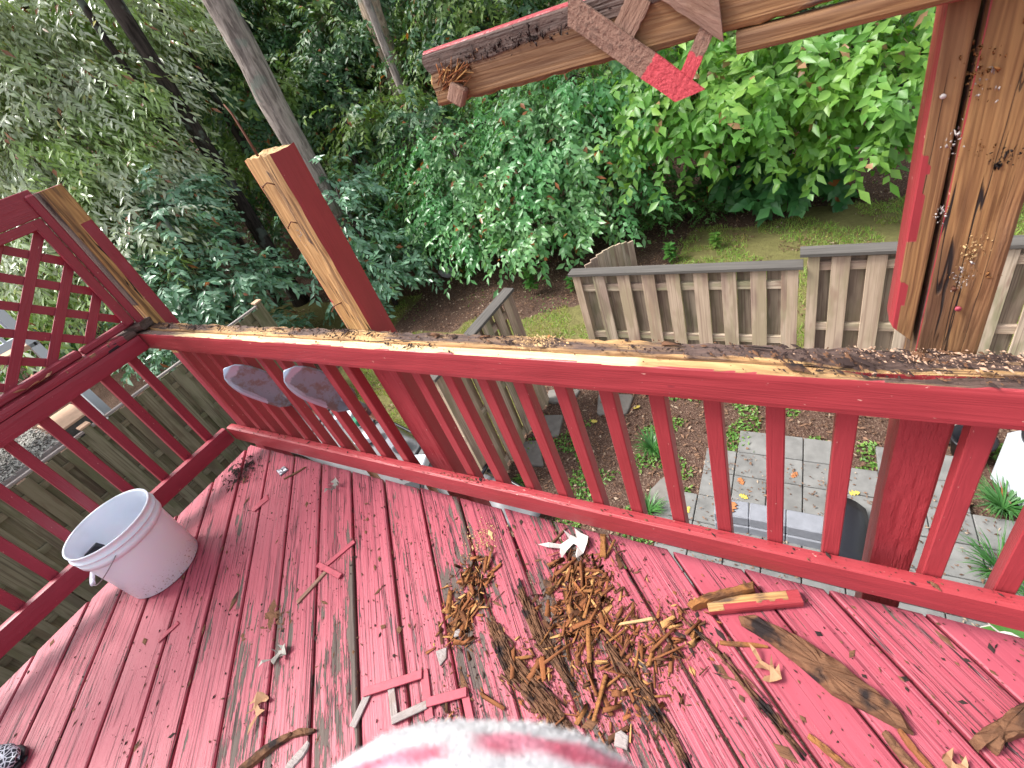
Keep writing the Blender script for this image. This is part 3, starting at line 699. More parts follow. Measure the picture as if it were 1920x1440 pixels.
def splint_verts(c, d, L, W, H, r, upv=(0, 0, 1)):
    up = np.array(upv, dtype=float) + r.normal(0, 0.25, 3); s_ = np.cross(up, d); s_ /= np.linalg.norm(s_) + 1e-9; u = np.cross(d, s_)
    out = []
    for e, (k0, k1, k2, k3) in ((-1, r.uniform(0.2, 1, 4)), (1, r.uniform(0.05, 0.8, 4))):
        sk = r.uniform(-0.3, 0.3, 4) * W
        for j, (a, b, kk) in enumerate(((-1, -1, k0), (1, -1, k1), (1, 1, k2), (-1, 1, k3))):
            out.append(c + d * (e * L / 2 + sk[j]) + s_ * a * W / 2 * kk + u * b * H / 2 * max(kk, 0.4))
    return np.array(out)
splinters('splintered_wood', 60, (2.055, 0.036, 1.448), (0.9, -0.1, 0.45), (0.012, 0.004, 0.007), (0.045, 0.003, 0.003), 'splint', 5, hb)
blob_bits('rot_crumbs', (2.19, 0.040, 1.468), np.array((0.05, 0.002, 0.006)), 260, 0.0022, 'dirt', 8, hb)
blob_bits('rot_crumbs', (2.10, 0.040, 1.462), np.array((0.03, 0.002, 0.006)), 120, 0.0018, 'chunk_dark', 9, hb)
o = link('nailer_block', cbox(0.034, 0.016, 0.032, 0.003, M['slatbrown']), hb, T((2.053, 0.034, 1.418)) @ Matrix.Rotation(R(-52), 4, 'Y'))

# ================================================================== fences in the yard
def fence(label, A, B, ztop, zbot, side, group=None, cap=True, post_caps=False, rails=(0.12, 0.95, 1.62), posts=2.4, period=0.268, bw=0.14, post_extra=0.0, ragged=0.0, seed=0):
    """board-on-board fence: boards alternate on both faces of the rails; side=+1 puts the front boards on the left of A->B."""
    r = random.Random(seed); A, B = V(A), V(B); d = (B - A); L = d.length; d.normalize(); nrm = V((-d.y, d.x)) * side
    e = empty('privacy_fence', ((A.x + B.x) / 2, (A.y + B.y) / 2, zbot), label, 'fence', group)
    P = lambda t, off, z: (A.x + d.x * t + nrm.x * off, A.y + d.y * t + nrm.y * off, z)
    up3 = (nrm.x, nrm.y, 0)
    for z in rails: bar('fence_rail', P(0, 0, zbot + z), P(L, 0, zbot + z), 0.038, 0.085, M['fence'], e)
    k = 0; t = bw / 2
    while t < L - bw / 2 + 0.01:
        bar('fence_board', P(t, 0.029, zbot + 0.04 + r.uniform(-.02, .02)), P(t + r.uniform(-.012, .012), 0.029, ztop - 0.012 - r.uniform(0, ragged)), bw, 0.018, M['fence'], e, up=up3)
        t2 = t + period / 2
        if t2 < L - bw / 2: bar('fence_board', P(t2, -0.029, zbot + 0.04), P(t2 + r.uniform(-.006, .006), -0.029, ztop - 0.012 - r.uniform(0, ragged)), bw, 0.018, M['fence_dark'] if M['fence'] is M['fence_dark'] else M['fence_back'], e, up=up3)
        t += period
    n = max(1, round(L / posts))
    for i in range(n + 1):
        t = min(max(L * i / n, 0.05), L - 0.05)
        o = bar('fence_post', P(t, -0.005, zbot - 0.1), P(t, -0.005, ztop + post_extra), 0.09, 0.09, M['fence'], e, up=up3)
        if post_caps: bar('post_cap', P(t, -0.005, ztop + post_extra), P(t, -0.005, ztop + post_extra + 0.025), 0.12, 0.12, M['wood_pale'], e, up=up3)
    if cap: bar('fence_cap', P(-0.03, 0, ztop + 0.016), P(L + 0.03, 0, ztop + 0.016), 0.14, 0.034, M['cap'], e)
    return e
fence('weathered back fence with a dark flat cap, behind the middle of the red railing', (2.60, 3.60), (0.33, 3.60), -1.09, G, 1, seed=1)
fence('taller capless section of back fence, seen either side of the right post', (6.2, 3.62), (2.66, 3.62), -0.985, G, 1, cap=False, rails=(0.15, 1.12, 1.80), post_extra=0.03, seed=2)
bar_ = [c for c in COL.objects if c.name.startswith('privacy_fence')][-1]
bar('fence_cap', (2.60, 3.62, -0.955), (6.2, 3.62, -0.955), 0.15, 0.034, M['cap'], bar_)
fence('short dividing fence with a dark cap running out towards the hedge', (-0.45, 1.72), (-0.36, 3.25), -1.09, G, -1, seed=3, period=0.22)
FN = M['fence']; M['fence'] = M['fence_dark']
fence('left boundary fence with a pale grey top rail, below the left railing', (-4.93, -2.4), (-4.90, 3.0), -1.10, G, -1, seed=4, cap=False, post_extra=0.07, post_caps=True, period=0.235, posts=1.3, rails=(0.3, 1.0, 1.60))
bar('fence_top_rail', (-4.93, -2.4, -1.075), (-4.90, 3.0, -1.075), 0.045, 0.03, M['chunk_grey'], [c for c in COL.objects if c.name.startswith('privacy_fence')][-1])
M['fence'] = FN
# arched gate leaf standing open behind the end of the back fence
gate = empty('garden_gate', (0.60, 4.02, G), 'grey wooden gate with arched top standing open behind the fence end', 'gate')
ga, gb = V((0.36, 3.72)), V((0.86, 4.30)); gd = (gb - ga); gl = gd.length; gd.normalize()
for i in range(9):
    t = gl * (i + 0.5) / 9; u = (t / gl)
    top = -1.24 + 0.22 * math.sin(math.pi * min(1, 0.14 + 0.62 * u))
    p = ga + gd * t
    bar('gate_board', (p.x, p.y, G + 0.08), (p.x, p.y, top), gl / 9 - 0.002, 0.02, M['fence'], gate, up=(gd.y, -gd.x, 0))
for z in (0.4, 1.3): bar('gate_rail', (ga.x + 0.03, ga.y + 0.03, G + z), (gb.x, gb.y, G + z), 0.03, 0.09, M['fence'], gate)

# ================================================================== patio, stones, blocks
patio = empty('patio', (2.7, 2.4, G), 'patio of square grey concrete pavers below the deck', 'patio')
r_ = random.Random(5); pm = {}
for i in range(-2, 10):
    for j in range(-3, 3):
        x, y = 2.39 + 0.302 * i - 0.151, 2.19 + 0.302 * j + 0.151
        if (i < -1 and j > 0) or (j == 2 and i in (-1, 3, 6, 7, 8, 9)) or (j >= 1 and i > 5) or (i == -2 and j > -1): continue
        bar('paver', (x - 0.147, y, G + 0.032 + r_.uniform(-.004, .004)), (x + 0.147, y, G + 0.032 + r_.uniform(-.004, .004)), 0.294, 0.05, M['paver'], patio, ch=0.006)
stones = [[(-0.41, 3.42), (0.05, 3.49), (0.02, 3.22), (-0.36, 3.2)], [(0.33, 3.45), (0.80, 3.48), (0.79, 3.13), (0.42, 3.07)], [(-0.32, 2.96), (-0.03, 3.02), (0.04, 2.65), (-0.32, 2.6)], [(-0.44, 2.49), (-0.2, 2.55), (0.03, 2.2), (-0.25, 2.17)], [(1.30, 2.11), (1.44, 2.36), (1.66, 2.0), (1.46, 1.75)]]
slab = ['flat grey stepping stone nearest the end of the dividing fence', 'flat grey stepping stone by the gate end of the back fence', 'flat grey stepping stone, middle of the path beside the dividing fence', 'flat grey stepping stone nearest the deck beside the dividing fence', 'flat grey stepping stone at the left corner of the paver patio']
for q, lb in zip(stones, slab):
    cx = sum(p[0] for p in q) / 4; cy = sum(p[1] for p in q) / 4; pts = []
    for i in range(4):
        a, b = V(q[i]), V(q[(i + 1) % 4])
        for u in (0.08, 0.36, 0.64, 0.92): p = a.lerp(b, u); pts.append((p.x - cx + 0.012 * mnoise.noise(V((p.x * 9, p.y * 9, 0))), p.y - cy + 0.012 * mnoise.noise(V((p.x * 9, p.y * 9, 5)))))
    n = len(pts); vs_ = [(*p, 0) for p in pts] + [(*p, 0.045) for p in pts] + [(p[0] * 0.95, p[1] * 0.95, 0.055) for p in pts]
    fs = [tuple(range(2 * n, 3 * n))] + [(l * n + i, l * n + (i + 1) % n, (l + 1) * n + (i + 1) % n, (l + 1) * n + i) for l in (0, 1) for i in range(n)]
    me = mesh('stepping_stone', vs_, fs, M['stone']); me.validate()
    tag(link('stepping_stone', me, None, T((cx, cy, gz(cx, cy) - 0.015))), lb, 'stepping stone', 'stepping stones through the yard')
wall = empty('block_border', (2.5, 1.95, G), 'low border of blue grey concrete blocks in front of the patio', 'block wall')
for c in range(2):
    for i in range(-1, 2):
        x = 2.42 + 0.292 * i + 0.0 * c
        ax = bar('block', (x - 0.143, 1.965 - 0.012 * (1 - c) - (0.02 if i < 0 else 0), G + 0.10 + 0.125 * c), (x + 0.143, 1.965 - 0.012 * (1 - c), G + 0.10 + 0.125 * c), 0.17, 0.12, M['block'], wall, ch=0.008)
# black plastic trough / sheet leaning beside the blocks
vs_, fs = [], []
for i in range(9):
    for j in range(7):
        u, t = i / 8, j / 6
        vs_.append((2.86 + 0.30 * u + 0.02 * math.sin(t * 5), 2.28 - 0.55 * t, G + 0.26 - 0.10 * u * u - 0.05 * t + 0.05 * math.sin(u * 3.1) + 0.015 * mnoise.noise(V((u * 3, t * 4, 0)))))
for i in range(8):
    for j in range(6): fs.append((i * 7 + j, i * 7 + j + 1, (i + 1) * 7 + j + 1, (i + 1) * 7 + j))
me = mesh('plastic_sheet', vs_, fs, M['black'], smooth=True); o = link('plastic_sheet', me); o.modifiers.new('thickness', 'SOLIDIFY').thickness = 0.012
tag(o, 'glossy black plastic sheet draped beside the concrete blocks', 'plastic sheet')

# white and orange box-like container at the right
bn = empty('white_container', (4.32, 3.0, G), 'white plastic container with a black ringed orange lid, at the right edge behind the railing', 'container')
m4 = T((4.37, 2.86, G + 0.30)) @ RZ(R(28))
link('body', cbox(0.44, 0.40, 0.60, 0.03, M['white']), bn, m4)
link('lid_ring', lathe('lid_ring', [(0.17, 0), (0.205, 0), (0.21, 0.03), (0.20, 0.045), (0.17, 0.045)], M['black'], 40), bn, m4 @ T((0, 0, 0.30)))
link('lid', lathe('lid', [(0.0, 0.05), (0.10, 0.05), (0.172, 0.03), (0.172, 0.0)], M['orange'], 40), bn, m4 @ T((0, 0, 0.30)))
bb = empty('black_pot', (3.99, 3.15, G), 'black plastic pot half hidden behind the white container', 'pot')
link('pot_body', lathe('pot_body', [(0.0, 0.0), (0.11, 0.0), (0.15, 0.24), (0.165, 0.24), (0.165, 0.26), (0.14, 0.26), (0.125, 0.05), (0.0, 0.05)], M['black'], 32), bb, T((3.99, 3.15, G)))
tag(link('cinder_block', cbox(0.34, 0.22, 0.16, 0.01, M['stone']), None, T((3.85, 3.38, G + 0.07)) @ RZ(R(20))), 'pinkish grey block lying behind the black pot', 'block')

# ================================================================== clutter under a tarp beyond the left half of the railing
def sheet(name, corners, z, nx, ny, amp, mat, seed):
    a, b, c, d = [V(p) for p in corners]; vs_, fs = [], []
    for i in range(nx + 1):
        for j in range(ny + 1):
            u, t = i / nx, j / ny; p = a.lerp(b, u).lerp(d.lerp(c, u), t)
            edge = min(u, 1 - u, t, 1 - t) * 6
            zz = z + amp * mnoise.noise(V((p.x * 1.6, p.y * 1.6, seed))) + amp * 0.4 * mnoise.noise(V((p.x * 6, p.y * 6, seed))) - 0.20 * max(0, 1 - edge)
            vs_.append((p.x, p.y, zz))
    for i in range(nx):
        for j in range(ny): fs.append((i * (ny + 1) + j, (i + 1) * (ny + 1) + j, (i + 1) * (ny + 1) + j + 1, i * (ny + 1) + j + 1))
    return mesh(name, vs_, fs, mat, smooth=True)
tp = empty('tarpaulin', (-2.0, 1.7, G), 'large grey tarpaulin covering a heap, seen between the balusters left of the middle post', 'tarp')
o = link('cover', sheet('cover', [(-4.9, 2.85), (0.35, 1.62), (0.30, 1.28), (-4.6, 1.55)], -2.52, 60, 20, 0.07, M['tarp'], 1), tp); o.modifiers.new('thickness', 'SOLIDIFY').thickness = 0.01
for k in range(5):
    u = 0.06 + 0.2 * k; a = V((-4.9, 2.85)).lerp(V((0.35, 1.62)), u); b = V((-4.6, 1.55)).lerp(V((0.30, 1.28)), u)
    pts = [(a.x + (b.x - a.x) * q / 8, a.y + (b.y - a.y) * q / 8, -2.45 + 0.05 * mnoise.noise(V((q, k, 0)))) for q in range(9)]
    link('batten', tube_mesh('batten', pts, 0.022, M['black'], 6), tp)
pts = [(-4.9 + 5.25 * q / 20, 2.83 - 1.23 * q / 20, -2.54 + 0.03 * mnoise.noise(V((q * 0.7, 0, 3)))) for q in range(21)]
link('edge_cord', tube_mesh('edge_cord', pts, 0.02, M['black'], 6), tp)
items = [((-2.95, 2.09), (0.30, 0.22, 0.14), 'white', 25, 'white carton on the grey tarp, largest and furthest left'), ((-3.45, 2.30), (0.22, 0.2, 0.12), 'white', 10, 'white carton at the far left of the tarp under the second shovel'), ((-2.30, 1.80), (0.30, 0.16, 0.10), 'white', 40, 'flat white carton in the middle of the grey tarp'),
         ((-1.78, 1.80), (0.22, 0.18, 0.12), 'block', -15, 'blue grey box on the grey tarp left of the middle post'), ((-1.25, 1.58), (0.28, 0.18, 0.12), 'white', 15, 'white carton on the tarp nearest the middle post'), ((-4.25, 2.65), (0.22, 0.20, 0.16), 'green', 30, 'green plastic tub at the far end of the tarp'), ((-2.68, 2.02), (0.12, 0.10, 0.10), 'green', 0, 'small green tub beside the largest white carton'), ((-1.0, 1.2), (0.2, 0.3, 0.12), 'black', 35, 'black plastic box on the tarp by the middle post')]
for (x, y), dm, mt, a, lb in items:
    o = link('storage_box', cbox(*dm, 0.012, M[mt]), None, T((x, y, -2.42 + dm[2] / 2 - 0.03)) @ RZ(R(a)) @ Matrix.Rotation(R(5), 4, 'X'))
    tag(o, lb, 'box', 'boxes lying on the grey tarp')

# shovels hooked over the outside of the railing
def shovel(tip, sock, label, nrm=(0.45, -0.55, 0.70)):
    tip, sock, nrm = V(tip), V(sock), V(nrm); ax = (sock - tip); L = ax.length; ax.normalize(); nn = (nrm - nrm.dot(ax) * ax).normalized(); sd = nn.cross(ax)
    e = empty('shovel', tuple(sock), label, 'shovel', 'shovels behind the railing')
    vs_, fs = [], []; NU, NV = 14, 12; BL = L * 0.80
    for i in range(NU + 1):
        u = i / NU
        wd = 0.062 * (math.sqrt(max(0.0, 1 - (1 - min(1, u / 0.42)) ** 2.0)) if u < 0.42 else 1 - 0.22 * ((u - 0.42) / 0.58) ** 1.5)
        if u > 0.88: wd *= 1 - 0.55 * ((u - 0.88) / 0.12)
        for j in range(NV + 1):
            t = j / NV * 2 - 1
            dish = 0.018 * (t * t) * min(1, u * 3) + 0.012 * (1 - u) ** 2
            p = tip + ax * (u * BL) + sd * (t * max(wd, 0.004)) + nn * (dish - 0.012)
            vs_.append(p)
    for i in range(NU):
        for j in range(NV): fs.append((i * (NV + 1) + j, i * (NV + 1) + j + 1, (i + 1) * (NV + 1) + j + 1, (i + 1) * (NV + 1) + j))
    me_ = mesh('blade', vs_, fs, M['shovel'], smooth=True); A_ = me_.attributes.new('tip', 'FLOAT', 'POINT'); A_.data.foreach_set('value', [max(1 - i / NU / 0.24, 1.1 * abs(j / NV * 2 - 1) ** 3 * (i / NU < 0.7) * (j < NV / 2)) for i in range(NU + 1) for j in range(NV + 1)])
    o = link('blade', me_, e); md = o.modifiers.new('thickness', 'SOLIDIFY'); md.thickness = 0.004
    link('socket', tube_mesh('socket', [tip + ax * BL * 0.80 - nn * 0.012, tip + ax * BL - nn * 0.01, sock], [0.012, 0.019, 0.020], M['shovel'], 12), e)
    hp = [sock - ax * 0.03, sock + ax * 0.05 + V((0, 0, -0.02)), sock + ax * 0.07 + V((0, 0.01, -0.3)), sock + ax * 0.07 + V((0, 0.02, -1.1))]
    link('handle', tube_mesh('handle', hp, 0.0165, M['wood_pale'], 12), e)
def shovel_mat():
    s = NT('worn_steel_sky_glint'); v = s.obj(); n = s.noise(v, k=18, detail=5, rough=0.7)
    k_ = s.math('SUBTRACT', 1.0, s.step(s.math('ADD', s.attr('tip'), s.math('MULTIPLY', s.math('SUBTRACT', n, 0.5), 0.9)), 0.32, 0.5)); c = s.mix(k_, (0.50, 0.57, 0.70), s.mix(s.step(n, 0.45, 0.6), (0.24, 0.25, 0.30), (0.20, 0.14, 0.13))); b = s.bsdf(c, s.math('MULTIPLY_ADD', n, 0.4, 0.15), 0.5, s.bump(n, 0.3, 0.003), 0.0); s.put(b.inputs['Metallic'], s.math('SUBTRACT', 0.75, s.math('MULTIPLY', k_, 0.55))); return s.m  # worn bright tip and rim, tinted bluish to stand in for reflected sky
M['shovel'] = shovel_mat()
shovel((0.598, -0.034, 0.700), (0.703, 0.108, 0.350), 'worn steel shovel blade poking between the balusters, the one nearer the corner post', (0.75, -0.55, 0.42))
shovel((0.990, -0.024, 0.716), (1.088, 0.113, 0.380), 'worn steel shovel blade poking between the balusters, the one nearer the middle post', (0.75, -0.55, 0.42))

# ================================================================== foliage
def nrmz(a): return a / (np.linalg.norm(a, axis=-1, keepdims=True) + 1e-9)
LEAF5 = np.array([[0, 2, 4], [2, 3, 4], [3, 1, 4], [1, 0, 4]])
def leaves(pos, ldir, nrm, length, width, fold=0.18, r=None):
    """pointed oval folded leaves: 5 vertices, 4 triangles each."""
    n = len(pos); ldir = nrmz(ldir); side = nrmz(np.cross(nrm, ldir)); nn = np.cross(ldir, side)
    L = length[:, None]; W = width[:, None]
    base = pos; tip = pos + ldir * L - nn * L * 0.10
    l = pos + ldir * L * 0.45 - side * W * 0.5 + nn * W * fold; rr = pos + ldir * L * 0.45 + side * W * 0.5 + nn * W * fold; mid = pos + ldir * L * 0.5
    vv = np.stack([base, l, rr, tip, mid], 1).reshape(-1, 3)
    ff = (LEAF5[None] + (np.arange(n) * 5)[:, None, None]).reshape(-1, 3)
    return vv, ff
def sprays(ell, per_m2, nleaf, llen, lw, slen, droop, r, updir=0.55, flat=0.35, shell=0.45, squash=0.85, face=0.0):
    """leafy twigs through a list of (x, y, z, radius) crown volumes; returns leaf and twig geometry."""
    P, D = [], []
    for (x, y, z, rad) in ell:
        k = max(4, int(per_m2 * rad * rad))
        u = nrmz(r.normal(0, 1, (k, 3))); u[:, 2] = np.abs(u[:, 2]) * 0.9 - 0.35 * r.random(k)
        u = nrmz(u); q = (shell + (1 - shell) * r.random(k) ** 0.6)[:, None] * rad * (1 + 0.22 * r.normal(0, 1, (k, 1)))
        P.append(np.array((x, y, z)) + u * q * np.array((1, 1, squash)))
        d = u * np.array((1, 1, 0.4)) + r.normal(0, 0.35, (k, 3)); d[:, 2] -= droop; D.append(nrmz(d))
    P = np.concatenate(P); D = np.concatenate(D); S = len(P)
    sl = slen * r.uniform(0.6, 1.3, S)
    t = (np.arange(nleaf) + 0.5) / nleaf
    pos = P[:, None] + D[:, None] * (sl[:, None] * t)[..., None]
    pos[..., 2] -= (sl[:, None] * t * t) * droop * 0.45
    side = nrmz(np.cross(D, np.array((0, 0, 1.0)) + r.normal(0, 0.25, (S, 3))))
    sg = np.where(np.arange(nleaf) % 2 == 0, 1.0, -1.0)
    ld = D[:, None] * 0.75 + side[:, None] * sg[None, :, None] * 0.85 + r.normal(0, 0.22, (S, nleaf, 3)); ld[..., 2] -= 0.25 + 0.5 * droop
    nn = np.array((0, 0, 1.0)) * updir + D[:, None] * 0.45 + r.normal(0, flat, (S, nleaf, 3)) + np.array((0.3, -0.7, 0)) * face
    L = llen * r.uniform(0.45, 1.4, (S, nleaf)); W = lw * r.uniform(0.75, 1.2, (S, nleaf))
    lv, lf = leaves(pos.reshape(-1, 3), ld.reshape(-1, 3), nrmz(nn.reshape(-1, 3)), L.ravel(), W.ravel())
    # twigs as thin triangular blades
    e = P + D * sl[:, None]; e[:, 2] -= sl * droop * 0.45; s_ = P - D * sl[:, None] * 0.35; o1 = side * 0.004; o2 = np.array((0, 0, 0.005))
    tv = np.stack([s_ - o1, s_ + o1, s_ + o2, e], 1).reshape(-1, 3)
    tf = (np.array([[0, 1, 3], [1, 2, 3], [2, 0, 3]])[None] + (np.arange(S) * 4)[:, None, None]).reshape(-1, 3)
    return lv, lf, tv, tf
def crown(name, ell, mat, parent, seed, **k):
    r = np.random.default_rng(seed); lv, lf, tv, tf = sprays(ell, r=r, **k)
    vv = np.concatenate([lv, tv]); ff = np.concatenate([lf, tf + len(lv)])
    me = npmesh(name, vv, ff, [mat, M['twig']], np.concatenate([np.zeros(len(lf)), np.ones(len(tf))]))
    return link(name, me, parent)
def trunk(name, pts, r0, r1, mat, parent, n=14):
    pts = [V(p) for p in pts]; fine = []
    for i in range(len(pts) - 1):
        for q in range(6): fine.append(pts[i].lerp(pts[i + 1], q / 6))
    fine.append(pts[-1]); m_ = len(fine)
    fine = [p + V((0.03 * mnoise.noise(V((p.z * 0.9, p.x, 1))), 0.03 * mnoise.noise(V((p.z * 0.9, p.y, 5))), 0)) for p in fine]
    rad = [r0 + (r1 - r0) * i / (m_ - 1) for i in range(m_)]; rad[0] *= 1.35; rad[1] *= 1.12
    return link(name, tube_mesh(name, fine, rad, mat, n, True, 0.18), parent)
def limbs(parent, base, ell, mat, r0=0.05, k=6, seed=0):
    r = random.Random(seed)
    for i, (x, y, z, rad) in enumerate(ell[:k]):
        b = V(base).lerp(V((base[0], base[1], z)), 0.75); e = V((x, y, z)); mid = b.lerp(e, 0.5) + V((r.uniform(-.15, .15), r.uniform(-.15, .15), 0.18 * rad))
        link('limb', tube_mesh('limb', [b, b.lerp(mid, 0.5) + V((0, 0, 0.05)), mid, mid.lerp(e, 0.5), e], [r0, r0 * 0.8, r0 * 0.6, r0 * 0.42, r0 * 0.2], mat, 6), parent)
def tree(name, label, cat, base, ell, lmat, seed, tr=(0.10, 0.05), top=None, bark='bark_dark', group=None, **k):
    e = empty(name, (base[0], base[1], gz(base[0], base[1])), label, cat, group)
    zt = max(q[2] for q in ell) if top is None else top
    trunk('trunk', [(base[0], base[1], gz(base[0], base[1]) - 0.1), (base[0] + 0.05, base[1], (G + zt) / 2), (base[0], base[1], zt)], tr[0], tr[1], M[bark], e)
    limbs(e, (base[0], base[1], zt), ell, M[bark], tr[1] * 0.8, 8, seed)
    crown('crown', ell, M[lmat], e, seed, **k); return e

SIL = [(-10.88, 5.4, 3.85, 1.3), (-10.43, 6.41, 3.77, 1.4), (-9.84, 7.19, 3.3, 1.1), (-9.96, 4.29, 2.56, 1.2), (-9.35, 5.17, 2.2, 1.2), (-9.47, 3.13, 1.6, 1.0), (-9.12, 3.85, 1.27, 1.1), (-8.61, 4.42, 0.97, 0.9), (-7.89, 3.24, 0.15, 0.8), (-8.99, 2.74, 0.5, 0.8), (-9.82, 2.23, 0.62, 0.8), (-10.8, 2.8, 2.8, 1.1), (-10.3, 3.4, 4.2, 1.2), (-11.5, 4.2, 5.0, 1.3), (-10.9, 6.9, 4.9, 0.9), (-9.0, 3.0, -0.5, 0.8), (-9.9, 1.6, -0.3, 0.9)]
tree('silvery_tree', 'tall silvery green tree with narrow drooping leaves, at the left behind the lattice screen', 'tree', (-10.6, 5.0), SIL, 'l_silver', 101, (0.20, 0.06), per_m2=190, nleaf=12, llen=0.185, lw=0.058, slen=0.75, droop=0.85, updir=0.8, flat=0.45, face=0.7)
BLU1 = [(-7.44, 3.54, -0.26, 0.8), (-6.74, 3.49, -0.95, 0.75), (-6.96, 2.82, -0.85, 0.6), (-6.53, 3.88, -1.39, 0.7), (-7.3, 3.0, -1.7, 0.9), (-8.1, 2.6, -1.6, 0.8), (-6.3, 3.3, -2.2, 0.6), (-7.9, 4.2, 0.4, 0.7)]
tree('broadleaf_bush', 'bluish green bush between the corner post and the middle post', 'bush', (-7.0, 3.5), BLU1, 'l_blue', 102, (0.06, 0.03), per_m2=200, nleaf=12, llen=0.155, lw=0.066, slen=0.45, droop=0.35, face=0.2)
BLU2 = [(-5.36, 5.45, -1.22, 0.75), (-4.65, 4.92, -1.8, 0.55), (-4.6, 5.67, -2.01, 0.6), (-5.1, 5.0, -2.2, 0.45), (-5.6, 5.9, -0.4, 0.7)]
tree('broadleaf_bush', 'dark bluish green bush just right of the middle post, before the grey trunk', 'bush', (-5.0, 5.5), BLU2, 'l_blue', 103, (0.05, 0.025), per_m2=200, nleaf=12, llen=0.155, lw=0.066, slen=0.45, droop=0.35, face=0.2)
HED1 = [(-4.44, 6.82, -1.64, 0.75), (-3.68, 7.97, -0.9, 1.0), (-3.02, 6.67, -1.81, 0.75), (-3.01, 9.18, -0.37, 1.0), (-4.6, 8.2, -0.7, 0.9), (-3.6, 7.2, -1.2, 0.8)]
tree('hedge_tree', 'mid green spreading shrub at the left of the hedge, behind the dividing fence', 'shrub', (-3.7, 7.7), HED1, 'l_hedge', 104, (0.07, 0.03), per_m2=195, nleaf=14, llen=0.145, lw=0.070, slen=0.66, droop=0.5, face=0.3)
HED2 = [(-2.07, 7.68, -1.24, 1.0), (-1.71, 6.72, -1.84, 0.7), (-1.14, 7.94, -0.84, 0.9), (-0.5, 7.67, -1.76, 0.75), (-0.28, 8.78, -0.57, 0.9), (-1.01, 7.11, -1.99, 0.5), (-2.0, 8.4, -0.4, 0.9), (-0.9, 8.6, 0.1, 0.8)]
tree('hedge_tree', 'thick green shrub hanging below the broken beam end, middle of the hedge', 'shrub', (-1.2, 8.2), HED2, 'l_hedge', 105, (0.08, 0.03), per_m2=190, nleaf=14, llen=0.155, lw=0.078, slen=0.72, droop=0.5, face=0.35)
BRI = [(0.97, 8.27, -0.5, 0.8), (0.47, 8.17, -1.09, 0.8), (1.8, 8.0, -0.68, 0.7), (2.17, 8.2, -1.3, 0.55), (2.87, 8.04, -0.68, 0.6), (3.48, 7.84, -0.56, 0.55), (3.64, 8.05, -1.36, 0.40), (4.05, 8.15, -0.68, 0.5), (3.06, 8.09, -1.51, 0.4), (1.3, 8.6, -0.1, 0.8), (2.6, 8.6, -0.2, 0.8), (3.8, 8.6, 0.0, 0.8), (0.2, 8.7, -0.1, 0.8)]
bright = tree('bright_leaved_tree', 'light green large-leaved tree overhanging the lawn beside the right post', 'tree', (2.3, 9.6), BRI, 'l_bright', 106, (0.10, 0.04), per_m2=95, nleaf=12, llen=0.215, lw=0.110, slen=0.85, droop=0.42, face=0.4, flat=0.28)
# the largest leaves of that tree, each its own piece
lr_ = np.random.default_rng(77); protos = []
for q in range(4):
    vs_, fs = [], []; Lq, Wq = 0.20, 0.105 + 0.01 * q
    for i in range(9):
        u = i / 8; wd = Wq * 0.5 * math.sin(math.pi * u ** 0.8) ** 0.85 if 0 < u < 1 else 0.001
        for j in (-1, -0.5, 0, 0.5, 1): vs_.append((u * Lq, wd * j, -0.03 * u * u + abs(j) * wd * 0.28 + 0.003 * math.sin(i * 2.2 + q) * abs(j)))
    for i in range(8):
        for j in range(4): fs.append((i * 5 + j, (i + 1) * 5 + j, (i + 1) * 5 + j + 1, i * 5 + j + 1))
    protos.append(mesh('large_leaf', vs_, fs, M['l_bright'], smooth=True))
for k in range(46):
    e_ = BRI[int(lr_.integers(0, 9))]; u = lr_.normal(0, 1, 3); u[1] = -abs(u[1]) - 0.5; u /= np.linalg.norm(u)
    b = V(e_[:3]) + V(u) * e_[3] * 1.0; d = V((u[0] * 0.8 + lr_.normal(0, .4), -0.5, -0.15 + lr_.normal(0, .15))).normalized()
    for j in range(6):
        p = b + d * 0.085 * j - V((0, 0, 0.006 * j * j)); sd = d.cross(V((0, 0, 1))).normalized() * (1 if j % 2 else -1)
        x = (d * 0.6 + sd * 0.8 + V((0, 0, -0.35 + lr_.normal(0, .2)))).normalized(); z = (V((lr_.normal(0, .25), -0.45 + lr_.normal(0, .25), 0.85))); z = (z - z.dot(x) * x).normalized(); y = z.cross(x)
        s_ = lr_.uniform(0.65, 1.1)
        link('large_leaf', protos[int(lr_.integers(0, 4))], bright, Matrix(((x.x * s_, y.x * s_, z.x * s_, p.x), (x.y * s_, y.y * s_, z.y * s_, p.y), (x.z * s_, y.z * s_, z.z * s_, p.z), (0, 0, 0, 1))))
MAP = [(2.4, 8.98, -2.20, 0.55), (1.67, 9.09, -2.15, 0.6), (2.06, 8.6, -2.45, 0.45), (2.9, 8.9, -2.6, 0.3)]
tree('broad_leaved_bush', 'deep green bush with broad lobed leaves close to the lawn, under the light green tree', 'bush', (2.1, 9.1), MAP, 'l_maple', 107, (0.05, 0.02), per_m2=120, nleaf=11, llen=0.23, lw=0.17, slen=0.5, droop=0.4, face=0.35, flat=0.3)
SML = [(0.52, 8.55, -2.45, 0.5), (0.09, 8.15, -2.5, 0.35), (1.01, 8.55, -2.65, 0.35)]
tree('small_leaved_bush', 'low fine-leaved bush at the hedge foot, left of the broad lobed one', 'bush', (0.5, 8.7), SML, 'l_small', 108, (0.03, 0.015), per_m2=900, nleaf=14, llen=0.05, lw=0.022, slen=0.25, droop=0.1, face=0.2)
